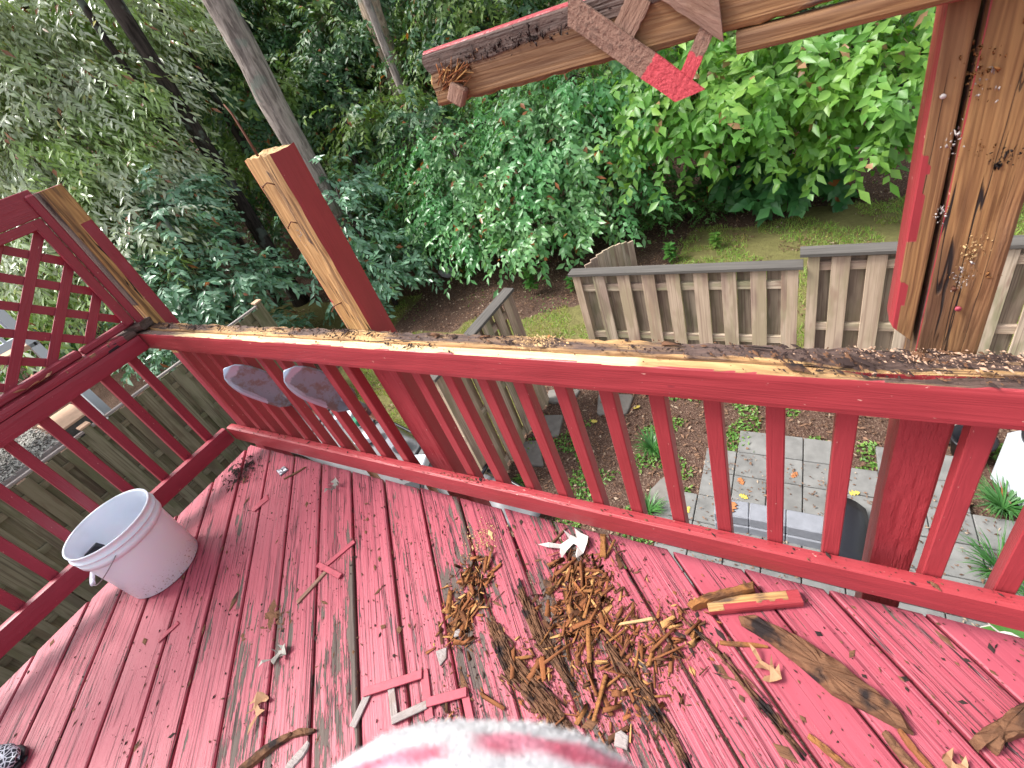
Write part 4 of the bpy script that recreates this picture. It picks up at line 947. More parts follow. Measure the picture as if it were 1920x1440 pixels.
# woodland trees behind
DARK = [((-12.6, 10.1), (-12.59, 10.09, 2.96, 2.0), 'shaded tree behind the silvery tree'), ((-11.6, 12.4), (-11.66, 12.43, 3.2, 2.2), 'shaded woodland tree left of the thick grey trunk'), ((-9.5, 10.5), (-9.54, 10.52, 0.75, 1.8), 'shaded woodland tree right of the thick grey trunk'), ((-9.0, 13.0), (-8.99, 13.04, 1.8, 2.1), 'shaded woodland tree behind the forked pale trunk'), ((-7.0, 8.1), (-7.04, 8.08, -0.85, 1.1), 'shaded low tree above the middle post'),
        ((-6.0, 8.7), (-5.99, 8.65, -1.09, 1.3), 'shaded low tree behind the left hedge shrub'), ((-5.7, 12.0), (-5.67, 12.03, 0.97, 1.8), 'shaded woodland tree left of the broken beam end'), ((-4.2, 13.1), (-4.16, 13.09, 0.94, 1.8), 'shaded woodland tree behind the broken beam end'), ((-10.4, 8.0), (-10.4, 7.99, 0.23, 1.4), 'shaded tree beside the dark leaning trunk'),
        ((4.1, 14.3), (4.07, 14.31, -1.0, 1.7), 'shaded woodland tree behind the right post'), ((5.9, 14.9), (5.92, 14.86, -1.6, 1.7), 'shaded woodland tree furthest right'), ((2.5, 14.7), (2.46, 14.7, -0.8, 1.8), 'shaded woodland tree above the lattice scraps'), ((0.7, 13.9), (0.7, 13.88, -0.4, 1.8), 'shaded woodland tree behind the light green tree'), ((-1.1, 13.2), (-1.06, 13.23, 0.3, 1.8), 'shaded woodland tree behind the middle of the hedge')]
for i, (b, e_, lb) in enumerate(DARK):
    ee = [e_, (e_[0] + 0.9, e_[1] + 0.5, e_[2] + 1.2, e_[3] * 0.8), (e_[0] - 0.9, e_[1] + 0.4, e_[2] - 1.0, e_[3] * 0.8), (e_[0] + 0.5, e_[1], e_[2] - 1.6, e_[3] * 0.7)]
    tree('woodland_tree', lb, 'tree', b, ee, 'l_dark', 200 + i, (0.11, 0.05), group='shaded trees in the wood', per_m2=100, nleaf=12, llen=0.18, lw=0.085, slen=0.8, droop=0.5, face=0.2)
# trunks that stand clear of the leaves
def bare_trunk(name, label, pts, r0, r1, bark, seed, fork=None):
    e = empty(name, pts[0], label, 'tree', None); trunk('trunk', pts, r0, r1, M[bark], e, 18)
    if fork: trunk('limb', fork, r1 * 0.9, r1 * 0.6, M[bark], e, 12)
    top = pts[-1]
    ell = [(top[0] + dx, top[1] + dy, top[2] + 1.5 + dz, 1.7) for dx, dy, dz in ((0, 0, 0.5), (-1.8, 0.6, 0), (1.8, 1.2, 0.4), (0.4, 1.5, 1.4))]
    crown('crown', ell, M['l_dark'], e, seed, per_m2=60, nleaf=12, llen=0.15, lw=0.07, slen=0.9, droop=0.5)
bare_trunk('tall_tree', 'tall tree with a thick straight grey trunk rising behind the middle post', [(-5.92, 5.80, -3.0), (-5.90, 5.88, 0.0), (-5.93, 5.94, 3.0), (-5.98, 6.0, 11.5)], 0.255, 0.20, 'bark_big', 301)
bare_trunk('tall_tree', 'dark trunk leaning between the silvery tree and the thick grey trunk', [(-8.45, 5.65, -2.9), (-8.37, 5.68, -0.8), (-8.30, 5.73, 2.2), (-8.25, 5.8, 11.0)], 0.17, 0.12, 'bark_dark', 302)
bare_trunk('tall_tree', 'pale forked trunk in the wood left of the broken beam end', [(-7.25, 11.0, -2.6), (-7.2, 11.0, 0.7), (-7.1, 10.95, 2.8), (-7.0, 10.9, 12.5)], 0.27, 0.20, 'bark_pale', 303, [(-7.2, 11.0, 0.9), (-6.9, 10.9, 2.4), (-6.5, 10.8, 5.0)])
bare_trunk('tall_tree', 'thin dark trunk among the upper left leaves, left of the leaning one', [(-9.5, 7.2, -2.8), (-9.5, 7.3, 2.0), (-9.5, 7.35, 11.5)], 0.08, 0.055, 'bark_dark', 304)
bare_trunk('tall_tree', 'thinnest dark trunk, inside the silvery tree at the upper left', [(-8.9, 5.4, -2.8), (-8.75, 5.45, 2.0), (-8.7, 5.5, 10.5)], 0.07, 0.05, 'bark_dark', 305)
bare_trunk('tall_tree', 'vine-covered grey trunk above the left hedge shrub', [(-5.9, 9.0, -2.8), (-6.0, 9.3, -1.0), (-6.2, 9.8, 0.6), (-6.3, 10.2, 11.0)], 0.10, 0.08, 'bark_big', 306)
# far wood that reads as one mass
r = np.random.default_rng(55); ell = []
for i in range(120):
    x = r.uniform(-34, 20); y = r.uniform(15.5, 24) - 0.20 * min(0, x + 6) * r.uniform(0, 0.4); ell.append((x, y, gz(x, y) + r.uniform(-0.2, 8.0) * (1.0 if x < 0 else 0.8), r.uniform(1.4, 2.3)))
for i in range(60):
    x = r.uniform(-24, -12.5); y = r.uniform(2, 13); ell.append((x, y, gz(x, y) + r.uniform(0, 9), r.uniform(1.2, 2.0)))
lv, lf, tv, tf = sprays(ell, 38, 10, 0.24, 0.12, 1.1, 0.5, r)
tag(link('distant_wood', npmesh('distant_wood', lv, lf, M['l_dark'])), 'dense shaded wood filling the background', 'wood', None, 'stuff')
# undergrowth along the wood's edge, low weeds and seedlings
def plant(name, label, cat, c, h, n, llen, lw, mat, seed, group=None, lean=0.5):
    r = np.random.default_rng(seed); e = empty(name, (c[0], c[1], gz(*c[:2])), label, cat, group); z0 = gz(*c[:2])
    P = []; D = []
    for i in range(n):
        t = i / n; a = i * 2.4; P.append((c[0] + 0.03 * h * math.cos(a), c[1] + 0.03 * h * math.sin(a), z0 + h * (0.25 + 0.75 * t))); D.append((math.cos(a), math.sin(a), 0.45 - 0.35 * (1 - t)))
    P = np.array(P); D = np.array(D) + r.normal(0, 0.2, (n, 3)); nn = np.array((0, 0, 1.0)) + r.normal(0, .2, (n, 3))
    lv, lf = leaves(P, D, nn, llen * r.uniform(.7, 1.2, n), lw * r.uniform(.8, 1.2, n))
    link('foliage', npmesh('foliage', lv, lf, M[mat]), e)
    link('stem', tube_mesh('stem', [(c[0], c[1], z0 - 0.02), (c[0], c[1], z0 + h)], [0.008, 0.003], M['twig'], 5), e)
plant('seedling', 'taller leafy seedling on the mulch left of the arched gate', 'plant', (-1.75, 5.9), 0.55, 60, 0.15, 0.075, 'l_small', 1)
plant('seedling', 'small leafy seedling on the mulch close to the arched gate', 'plant', (-0.95, 5.95), 0.34, 36, 0.13, 0.07, 'l_small', 2)
plant('seedling', 'pale green seedling beside the pale rock', 'plant', (-3.75, 6.45), 0.40, 26, 0.17, 0.12, 'l_weed', 3)
plant('seedling', 'bright low plant just behind the arched gate top', 'plant', (0.6, 6.9), 0.35, 46, 0.13, 0.08, 'l_small', 4)
plant('seedling', 'low leafy plant behind the fence, right of the gate', 'plant', (1.3, 7.3), 0.30, 40, 0.12, 0.07, 'l_weed', 5)
rk = mesh('rock', [tuple(V((math.cos(a) * math.cos(b), math.sin(a) * math.cos(b), math.sin(b))) * (0.16 + 0.05 * mnoise.noise(V((math.cos(a) * 1.5, math.sin(a) * 1.5, b))))) for b in np.linspace(-1.5, 1.5, 8) for a in np.linspace(0, 2 * math.pi, 12, endpoint=False)],
          [(i * 12 + j, i * 12 + (j + 1) % 12, (i + 1) * 12 + (j + 1) % 12, (i + 1) * 12 + j) for i in range(7) for j in range(12)], M['rock'])
tag(link('rock', rk, None, T((-4.35, 6.75, gz(-4.35, 6.75) + 0.08)) @ Matrix.Diagonal((1.5, 1.0, 0.9, 1))), 'pale rock on the dark mulch under the hedge', 'rock')
# grass, litter, weeds: uncountable
def scatter_ground(n, xr, yr, keep, r):
    x = r.uniform(*xr, n); y = r.uniform(*yr, n); k = np.array([keep(a, b) for a, b in zip(x, y)]); x, y = x[k], y[k]
    return np.stack([x, y, np.array([gz(a, b) for a, b in zip(x, y)])], 1)
def patchy(x, y): return mnoise.noise(V((x * 1.1, y * 1.1, 3))) + 0.5 * mnoise.noise(V((x * 4, y * 4, 3))) > -0.12
r = np.random.default_rng(8)
g = scatter_ground(110000, (-5.0, 6.5), (1.8, 10.5), lambda x, y: lawn_amt(x, y) > 0.5 and patchy(x, y), r); n = len(g)
d = r.normal(0, 1, (n, 3)); d[:, 2] = np.abs(d[:, 2]) + 0.7; side = nrmz(np.cross(d, r.normal(0, 1, (n, 3)))) * 0.006; d = nrmz(d) * r.uniform(0.04, 0.10, n)[:, None]
vv = np.stack([g - side, g + side, g + d], 1).reshape(-1, 3)
tag(link('lawn_grass', npmesh('lawn_grass', vv, np.arange(n * 3).reshape(-1, 3), M['grass'])), 'short patchy lawn grass', 'grass', None, 'stuff')
def flat_leaves(name, pts, L, W, mat, r, label, cat, tilt=0.35):
    n = len(pts); a = r.uniform(0, 6.28, n); d = np.stack([np.cos(a), np.sin(a), r.normal(0, tilt, n)], 1); nn = np.array((0, 0, 1.0)) + r.normal(0, tilt, (n, 3))
    p = pts + np.array((0, 0, 1.0)) * r.uniform(0.005, 0.03, n)[:, None]
    lv, lf = leaves(p, d, nrmz(nn), L * r.uniform(0.5, 1.4, n), W * r.uniform(0.6, 1.3, n), 0.25)
    tag(link(name, npmesh(name, lv, lf, M[mat])), label, cat, None, 'stuff')
g = scatter_ground(52000, (-9, 7), (1.2, 13), lambda x, y: lawn_amt(x, y) < 0.5 or mnoise.noise(V((x * 2, y * 2, 8))) > 0.22, r)
flat_leaves('leaf_litter', g, 0.055, 0.024, 'litter', r, 'brown mulch and fallen leaf litter on the ground', 'leaf litter')
g = scatter_ground(26000, (-0.35, 5.5), (1.2, 3.6), lambda x, y: mnoise.noise(V((x * 2.6, y * 2.6, 1))) > 0.16 and not (1.7 < x < 5 and y < 2.8), r)
g2 = scatter_ground(6000, (-6, 6), (5, 12), lambda x, y: lawn_amt(x, y) < 0.5 and mnoise.noise(V((x * 1.3, y * 1.3, 4))) > 0.12, r)
flat_leaves('weeds', np.concatenate([g, g2]), 0.045, 0.026, 'l_weed', r, 'low green weeds creeping over the mulch', 'weeds', 0.5)
rp = np.random.default_rng(31); xp = rp.uniform(1.75, 4.6, 900); yp = rp.uniform(1.3, 2.75, 900)
flat_leaves('patio_litter', np.stack([xp, yp, np.full(900, G + 0.058)], 1), 0.030, 0.013, 'litter', rp, 'small brown leaf bits on the patio pavers', 'leaf litter', 0.2)
# clumps of stiff grass
def tuft(label, c, h, n, seed):
    r = np.random.default_rng(seed); z0 = gz(*c); VV = []; FF = []
    for i in range(n):
        a = r.uniform(0, 6.28); ln = h * r.uniform(0.6, 1.25); o = np.array((math.cos(a), math.sin(a), 0)); sd = np.array((-math.sin(a), math.cos(a), 0)) * 0.006; b = np.array((c[0], c[1], z0)) + o * r.uniform(0, 0.05)
        P = [b + o * ln * 0.62 * t ** 1.6 + np.array((0, 0, 1)) * ln * (t - 0.55 * t * t * r.uniform(0.6, 1.2)) for t in (0, 0.35, 0.7, 1.0)]; k = len(VV)
        for t, p in enumerate(P): w_ = (1, 0.9, 0.6, 0.08)[t]; VV += [p - sd * w_, p + sd * w_]
        for t in range(3): FF.append((k + 2 * t, k + 2 * t + 1, k + 2 * t + 3, k + 2 * t + 2))
    tag(link('grass_clump', npmesh('grass_clump', np.array(VV), np.array(FF), M['wild'])), label, 'plant', 'clumps of strap-leaved grass')
tuft('strap-leaved grass clump on the mulch left of the paver patio', (1.22, 2.66), 0.30, 130, 1)
tuft('strap-leaved grass clump just below the white container', (4.12, 2.62), 0.34, 150, 2)
tuft('strap-leaved grass clump by the left stone corner of the patio', (1.36, 1.88), 0.26, 90, 3)
tuft('strap-leaved grass clump at the right edge of the patio, behind the last balusters', (3.98, 2.02), 0.36, 150, 4)
tuft('strap-leaved grass clump nearest the deck at the far right', (4.2, 1.75), 0.34, 130, 5)
# hosta with white-edged leaves below the deck at the right
ho = empty('hosta', (3.98, 1.35, G), 'hosta with white edged green leaves showing under the right end of the railing', 'plant')
for k in range(12):
    a = k * 2.4; vs_, fs = [], []; ix = []
    for i in range(9):
        u = i / 8; wd = 0.09 * math.sin(math.pi * u ** 0.75) ** 0.8 if 0 < u < 1 else 0.001
        for j in (-1, -0.82, 0, 0.82, 1): vs_.append((0.05 + u * 0.24, wd * j, 0.26 + 0.05 * u - 0.18 * u * u + 0.02 * abs(j) + (k % 3) * 0.05))
    for i in range(8):
        for j in range(4): fs.append((i * 5 + j, (i + 1) * 5 + j, (i + 1) * 5 + j + 1, i * 5 + j + 1)); ix.append(1 if j in (0, 3) else 0)
    link('hosta_leaf', mesh('hosta_leaf', vs_, fs, [M['l_small'], M['leaf_pale']], ix, True), ho, T((3.98, 1.35, G)) @ RZ(a))

# ================================================================== neighbour's things beyond the left railing
nb = empty('white_railing', (-5.6, 0.3, 0), 'white neighbouring deck railing seen through the lattice screen', 'railing')
for z, hh in ((0.02, 0.09), (0.86, 0.06)): bar('rail', (-5.7, -1.6, z), (-5.7, 0.72, z), 0.05, hh, M['white'], nb)
for i in range(19): bar('baluster', (-5.7, -1.55 + 0.122 * i, 0.06), (-5.7, -1.55 + 0.122 * i, 0.84), 0.034, 0.034, M['white'], nb, up=(1, 0, 0))
bar('post', (-5.7, 0.70, -2.9), (-5.7, 0.70, 0.95), 0.10, 0.10, M['white'], nb, up=(1, 0, 0))
bar('deck_edge', (-5.9, -1.6, -0.10), (-5.9, 0.75, -0.10), 0.5, 0.05, M['wood_pale'], nb)
lt = empty('shed_roof', (-6.2, -0.35, -1.06), 'low flat roof covered in grey leaf litter beyond the left fence', 'shed')
bar('roof_slab', (-7.0, -0.32, -1.09), (-5.02, -0.32, -1.09), 0.80, 0.10, M['chunk_grey'], lt)
r = np.random.default_rng(3); n = 3200
pts = np.stack([r.uniform(-6.95, -5.03, n), r.uniform(-0.70, 0.06, n), np.full(n, -1.035)], 1)
a = r.uniform(0, 6.28, n); lv, lf = leaves(pts, np.stack([np.cos(a), np.sin(a), r.normal(0, .3, n)], 1), nrmz(np.array((0, 0, 1.0)) + r.normal(0, .5, (n, 3))), 0.07 * r.uniform(.5, 1.3, n), 0.03 * r.uniform(.6, 1.3, n), 0.3)
o = link('fallen_leaves', npmesh('fallen_leaves', lv, lf, M['rlit']), lt) if 'rlit' in M else link('fallen_leaves', npmesh('fallen_leaves', lv, lf, M['leaf_grey']), lt); o['kind'] = 'stuff'
bx = empty('wooden_box', (-5.4, 0.30, -1.2), 'pale topped wooden box standing against the left fence', 'box')
link('box_body', cbox(0.62, 0.36, 0.34, 0.006, M['cap']), bx, T((-5.42, 0.30, -1.16)))
link('box_lid', cbox(0.66, 0.40, 0.03, 0.004, M['wood_pale']), bx, T((-5.42, 0.30, -0.973)))

# ================================================================== bucket
bk = empty('bucket', (0.20, -0.60, 0), 'white plastic bucket with a wire handle standing on the deck by the left railing', 'bucket')
B4 = T((0.20, -0.60, 0))
prof = [(0.0, 0.004), (0.128, 0.004), (0.134, 0.0), (0.140, 0.006), (0.150, 0.255), (0.1508, 0.262), (0.158, 0.264), (0.159, 0.290), (0.1535, 0.293), (0.1545, 0.304), (0.162, 0.306), (0.1625, 0.311), (0.155, 0.313), (0.1555, 0.336), (0.1585, 0.338), (0.1585, 0.3435), (0.152, 0.3435), (0.150, 0.335), (0.1465, 0.25), (0.136, 0.012), (0.0, 0.010)]
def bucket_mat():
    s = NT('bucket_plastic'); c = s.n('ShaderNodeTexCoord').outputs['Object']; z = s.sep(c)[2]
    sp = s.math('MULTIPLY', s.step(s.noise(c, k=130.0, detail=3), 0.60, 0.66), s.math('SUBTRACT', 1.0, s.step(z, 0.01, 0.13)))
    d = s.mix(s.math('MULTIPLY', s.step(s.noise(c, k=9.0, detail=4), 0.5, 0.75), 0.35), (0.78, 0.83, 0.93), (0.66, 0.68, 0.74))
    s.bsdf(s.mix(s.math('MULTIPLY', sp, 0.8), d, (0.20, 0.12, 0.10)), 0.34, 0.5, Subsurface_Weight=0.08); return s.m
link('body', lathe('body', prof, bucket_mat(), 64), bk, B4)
hv = V((0.74, -0.67, 0)).normalized(); hp = V((0.67, 0.74, 0))      # handle pivots lie across this axis
ang = math.atan2(-0.70, -0.42)
pts = []
p_a, p_b = V((0.155, 0.0, 0.288)), V((-0.155, 0.0, 0.288))
for i in range(25):
    a = math.pi * i / 24; x = 0.163 * math.cos(a); sw = 0.168 * math.sin(a)
    pts.append((x, -0.012 - sw * 0.985, 0.288 - sw * 0.72))
def hroll(p): return p
link('handle_wire', tube_mesh('handle_wire', pts, 0.0021, M['steelwire'], 8), bk, B4 @ RZ(R(-22)))
link('handle_grip', tube_mesh('handle_grip', pts[10:15], 0.0085, M['whiteplastic'], 12), bk, B4 @ RZ(R(-22)))
tag(bar('scraper', (0.20, -0.62, 0.016), (0.128, -0.694, 0.268), 0.066, 0.016, M['black'], None, up=(0.7, -0.7, 0.3)), 'black flat block leaning inside the white bucket', 'tool')

# ================================================================== debris on the deck
def slab_from(name, outline, h, mat, label, cat, group=None, rough=0.004, z0=0.002, dome=0.5, rot=None, seed=0, fuzz=None):
    """an irregular solid piece lying on the deck: outline ring, an inner raised ring and a lumpy top."""
    cx = sum(p[0] for p in outline) / len(outline); cy = sum(p[1] for p in outline) / len(outline)
    pts = []
    for i in range(len(outline)):
        a, b = V(outline[i]), V(outline[(i + 1) % len(outline)]); m_ = max(1, int((b - a).length / 0.014))
        for q in range(m_): p = a.lerp(b, q / m_); pts.append((p.x - cx, p.y - cy))
    n = len(pts); rings = [(1.0, 0.0), (1.0, 0.45), (0.94, 0.85), (0.72, 1.0), (0.36, 1.0 + 0.1 * dome)]; vs_ = []
    for k, zz in rings:
        for i, (x, y) in enumerate(pts):
            q = V((x * 40 * k + seed, y * 40 * k, zz * 3)); j = rough * (0.3 if zz == 0 else 1)
            vs_.append((x * k + j * mnoise.noise(q), y * k + j * mnoise.noise(q + V((9, 9, 9))), z0 + h * zz + (j * 1.6 * mnoise.noise(q * 1.7) if zz > 0.5 else 0)))
    vs_.append((0, 0, z0 + h * (1 + 0.1 * dome)))
    fs = [(l * n + i, l * n + (i + 1) % n, (l + 1) * n + (i + 1) % n, (l + 1) * n + i) for l in range(len(rings) - 1) for i in range(n)]
    fs += [((len(rings) - 1) * n + i, (len(rings) - 1) * n + (i + 1) % n, len(vs_) - 1) for i in range(n)]
    o = link(name, mesh(name, vs_, fs, mat), None, T((cx, cy, 0))); return tag(o, label, cat, group)
slab_from('rotten_plank', [(2.472, -0.1), (2.507, -0.085), (2.62, -0.108), (2.69, -0.133), (2.773, -0.177), (2.82, -0.203), (2.837, -0.237), (2.817, -0.237), (2.769, -0.227), (2.688, -0.213), (2.621, -0.174), (2.547, -0.139), (2.481, -0.118)], 0.026, M['chunk_dark'], 'long rotten dark brown plank lying on the right of the deck', 'plank', rough=0.005, seed=1)
L4 = axes((2.400, -0.111, 0.016), (2.624, -0.010, 0.016))[1]
def bt_attr(x, y, z, n):
    if n[2] > 0.5: return ((1.0 if (y > -0.004 + 0.006 * mnoise.noise(V((x * 30, 0, 1))) and x < 0.09) or x < -0.08 else 0.0), 0.35 + 0.3 * mnoise.noise(V((x * 20, y * 40, 0))), 0.4)
    return (1, 0.3, 0.3) if n[0] < -0.5 else (0, 0, 0.3)
tag(rbar('painted_offcut', (2.392, -0.100, 0.015), (2.619, -0.004, 0.015), 0.040, 0.026, M['timber'], None, seg=(50, 8, 3), attr=bt_attr, amp=0.001, seed=40), 'red painted offcut of board with a worn top, above the long rotten plank', 'offcut')
slab_from('orange_chunk', [(2.338, -0.11), (2.378, -0.077), (2.505, -0.001), (2.509, -0.022), (2.454, -0.058), (2.354, -0.118)], 0.036, M['chunk_orange'], 'orange brown chunk of rotten wood behind the red painted offcut', 'wood chunk', rough=0.004, z0=0.004, seed=2)
slab_from('rotten_chunk', [(2.933, -0.211), (2.991, -0.15), (3.053, -0.095), (3.07, -0.14), (2.991, -0.193), (2.975, -0.222), (2.955, -0.205), (2.946, -0.228)], 0.030, M['chunk_dark'], 'brown rotten chunk at the lower right edge of the picture', 'wood chunk', rough=0.006, seed=3)
slab_from('small_board', [(2.025, 0.040), (2.044, 0.041), (2.066, -0.032), (2.048, -0.039)], 0.012, M['chunk_orange'], 'short yellowish board stub by the railing, right of the white oak leaf', 'offcut', rough=0.002, seed=4)
slab_from('pale_stick', [(2.158, -0.224), (2.163, -0.214), (2.251, -0.169), (2.254, -0.177)], 0.007, M['wood_pale2'] if 'wood_pale2' in M else M['sawdust'], 'thin cream coloured stick on the heap, before the orange chunk', 'stick', rough=0.001, seed=5)
def stick(label, a, b, w_, h, mat, seed, z=0.0):
    r = np.random.default_rng(seed); a, b = np.array((*a, 0)), np.array((*b, 0)); d = b - a; L = np.linalg.norm(d); d = d / L; s_ = np.array((-d[1], d[0], 0)); vs_ = []; n = 12
    for i in range(n + 1):
        u = i / n; wd = w_ * (0.35 + 0.65 * math.sin(math.pi * min(1, 0.15 + 0.85 * u)) ** 0.6) * r.uniform(0.85, 1.15); c = a + d * L * u + s_ * 0.15 * w_ * math.sin(u * 5 + seed)
        for (p, q) in ((-1, 0), (1, 0), (0.8, 1), (-0.1, 1.15), (-0.8, 0.9)): vs_.append(c + s_ * wd * 0.5 * p + np.array((0, 0, 1)) * (z + 0.002 + h * q * r.uniform(0.8, 1.1)))
    fs = [(i * 5 + k, i * 5 + (k + 1) % 5, (i + 1) * 5 + (k + 1) % 5, (i + 1) * 5 + k) for i in range(n) for k in range(5)] + [(4, 3, 2, 1, 0), tuple(n * 5 + k for k in range(5))]
    return tag(link('wood_stick', mesh('wood_stick', vs_, fs, M[mat])), label, 'stick')
stick('orange splinter stick near the bottom edge, below the long rotten plank', (2.638, -0.314), (2.735, -0.348), 0.014, 0.008, 'chunk_orange', 1)
stick('brown split stick by the lower end of the long rotten plank', (2.782, -0.253), (2.85, -0.31), 0.020, 0.010, 'chunk_dark', 2)
stick('second split stick crossing the lower end of the rotten plank', (2.812, -0.235), (2.87, -0.30), 0.014, 0.008, 'splint', 3)
stick('orange sliver lying just left of the long rotten plank', (2.432, -0.176), (2.548, -0.152), 0.012, 0.006, 'chunk_orange', 4)
stick('bent brown root-like stick at the bottom left of the heap', (1.235, -0.925), (1.330, -0.800), 0.026, 0.016, 'chunk_dark', 5)
stick('thin dark stick at the end of the bent brown stick', (1.325, -0.808), (1.395, -0.765), 0.018, 0.012, 'chunk_dark', 6)
stick('flat grey weathered shard beside the bent brown stick', (1.385, -0.875), (1.393, -0.795), 0.030, 0.006, 'chunk_grey', 7)
stick('thin dark stick near the deck corner, beside the shiny foil scrap', (0.42, -0.085), (0.487, 0.004), 0.012, 0.005, 'chunk_dark', 8)
stick('thin red-brown stick leaning near the white oak leaf', (1.86, -0.055), (1.90, 0.03), 0.008, 0.006, 'chunk_dark', 9)
slab_from('grey_slat_end', [(2.227, -0.489), (2.222, -0.463), (2.234, -0.453), (2.256, -0.458), (2.259, -0.485)], 0.006, M['chunk_grey'], 'grey pointed slat end near the bottom edge, right of the fleece', 'slat end', rough=0.001, seed=6)
slab_from('paint_flake', [(0.384, -0.268), (0.419, -0.268), (0.438, -0.196), (0.402, -0.178)], 0.004, M['flake'], 'pink flat slat scrap nearest the deck corner', 'paint chip', 'flat pink scraps', rough=0.001, seed=7)
slab_from('paint_flake', [(0.517, -0.805), (0.534, -0.81), (0.552, -0.733), (0.532, -0.729)], 0.004, M['flake'], 'pink flat slat scrap between the bucket and the bottom edge', 'paint chip', 'flat pink scraps', rough=0.001, seed=8)
slab_from('foil_scrap', [(0.328, -0.058), (0.351, -0.023), (0.394, -0.034), (0.378, -0.073)], 0.010, M['steelwire'], 'small shiny metal scrap near the deck corner', 'scrap', rough=0.003, seed=9)
slab_from('grey_shard', [(1.643, -0.466), (1.672, -0.445), (1.688, -0.47), (1.68, -0.496)], 0.005, M['chunk_grey'], 'grey triangular shard left of the dark splinter heap', 'shard', rough=0.001, seed=10)
slab_from('grey_shard', [(1.668, -0.392), (1.690, -0.384), (1.694, -0.404), (1.680, -0.413)], 0.005, M['chunk_grey'], 'smaller pale shard just above the grey triangular one', 'shard', rough=0.001, seed=11)
# broken lattice offcuts
def offcut(name, label, parts, loc):
    e = empty(name, (*loc, 0), label, 'lattice scrap')
    for i, (a, b, w_, mt, z) in enumerate(parts):
        o = bar('slat', (*a, 0.004 + z), (*b, 0.004 + z + 0.0005), w_, 0.006, M[mt], e, ch=0.001)
offcut('lattice_offcut', 'broken zigzag piece of red and grey lattice in front of the fleece', [((1.506, -0.718), (1.496, -0.628), 0.022, 'chunk_grey', 0), ((1.486, -0.638), (1.640, -0.534), 0.024, 'flake', 0.0065), ((1.636, -0.522), (1.726, -0.618), 0.024, 'flake', 0),
        ((1.696, -0.589), (1.800, -0.524), 0.024, 'flake', 0.0065), ((1.786, -0.521), (1.848, -0.582), 0.022, 'flake', 0), ((1.553, -0.590), (1.630, -0.662), 0.021, 'chunk_grey', 0), ((1.619, -0.661), (1.700, -0.592), 0.021, 'chunk_grey', 0.0065)], (1.66, -0.6))
offcut('lattice_offcut', 'thin red zigzag lattice scrap in the middle left of the deck', [((1.070, -0.245), (1.010, -0.385), 0.020, 'flake', 0), ((0.985, -0.371), (1.125, -0.379), 0.020, 'flake', 0.0065), ((1.040, -0.380), (1.014, -0.510), 0.016, 'slatbrown', 0)], (1.04, -0.37))
# dead leaves
def oak_leaf(label, loc, size, mat, rot, curl, seed, lobes=4, group=None, name='dead_leaf', parent=None):
    r = random.Random(seed); half = []
    for i in range(lobes):
        t0 = 0.10 + 0.80 * i / lobes; t1 = t0 + 0.80 / lobes
        wd = 0.36 * math.sin(math.pi * (0.22 + 0.62 * (i + 0.5) / lobes)) * r.uniform(0.85, 1.15)
        sk = r.uniform(0.10, 0.15); half += [(t0, sk), (t0 + (t1 - t0) * 0.35, wd * 0.72), (t0 + (t1 - t0) * 0.62, wd), (t0 + (t1 - t0) * 0.88, wd * 0.62)]
    half = [(0, 0.012)] + half + [(0.96, 0.05), (1.0, 0.004)]
    vs_, fs = [], []
    for (t, w_) in half:
        for k in (-1, -0.5, 0, 0.5, 1):
            x = t - 0.5; y = w_ * k; z = curl * (abs(y) * 0.75 * (0.4 + abs(mnoise.noise(V((t * 3, k, seed)))) * 1.6) + 0.5 * x * x) + 0.05 * mnoise.noise(V((t * 5, k * 2, seed))) + 0.05
            asy = 1 + 0.25 * mnoise.noise(V((t * 3, k * 3, seed * 3.1))); vs_.append((x * size + (0.35 * size * abs(k) * w_), y * size * asy, max(0.004, z * size * 0.8)))
    for i in range(len(half) - 1):
        for k in range(4): fs.append((i * 5 + k, (i + 1) * 5 + k, (i + 1) * 5 + k + 1, i * 5 + k + 1))
    o = link(name, mesh(name, vs_, fs, M[mat], smooth=True), parent, T(loc) @ RZ(R(rot))); o.modifiers.new('thickness', 'SOLIDIFY').thickness = 0.0008
    return tag(o, label, 'leaf', group)
OAK = [[1.83, -0.062], [1.864, -0.045], [1.905, -0.036], [1.928, -0.011], [1.897, 0.013], [1.926, 0.006], [1.952, 0.001], [1.934, 0.029], [1.961, 0.02], [1.992, 0.012], [1.998, -0.013], [1.991, -0.044], [1.981, -0.073], [1.967, -0.056], [1.964, -0.026], [1.948, -0.022], [1.934, -0.048], [1.934, -0.088], [1.912, -0.063], [1.907, -0.049], [1.872, -0.063]]
ox, oy = 1.946, -0.027
vs_ = [(x - ox, y - oy, 0.008 + 0.016 * abs(mnoise.noise(V((x * 30, y * 30, 2)))) + 0.012 * (math.hypot(x - ox, y - oy) > 0.05)) for x, y in OAK] + [(0, 0, 0.012)]
o = link('dead_leaf', mesh('dead_leaf', vs_[:-1], [tuple(range(len(OAK)))], M['leaf_pale']), None, T((ox, oy, 0.0))); o.modifiers.new('thickness', 'SOLIDIFY').thickness = 0.0009
tag(o, 'large pale oak leaf on the deck near the railing, at the splinter heap', 'leaf')
def lobed(label, x, y, sc, mat, rot, seed, curl=0.02):
    vs_ = [((p - ox) * sc, (q - oy) * sc, 0.006 + curl * abs(mnoise.noise(V((p * 28 + seed, q * 28, seed)))) + curl * 0.5 * (math.hypot(p - ox, q - oy) > 0.05)) for p, q in OAK]
    o = link('dead_leaf', mesh('dead_leaf', vs_, [tuple(range(len(OAK)))], M[mat]), None, T((x, y, 0.0)) @ RZ(R(rot))); o.modifiers.new('thickness', 'SOLIDIFY').thickness = 0.0009
    tag(o, label, 'leaf')
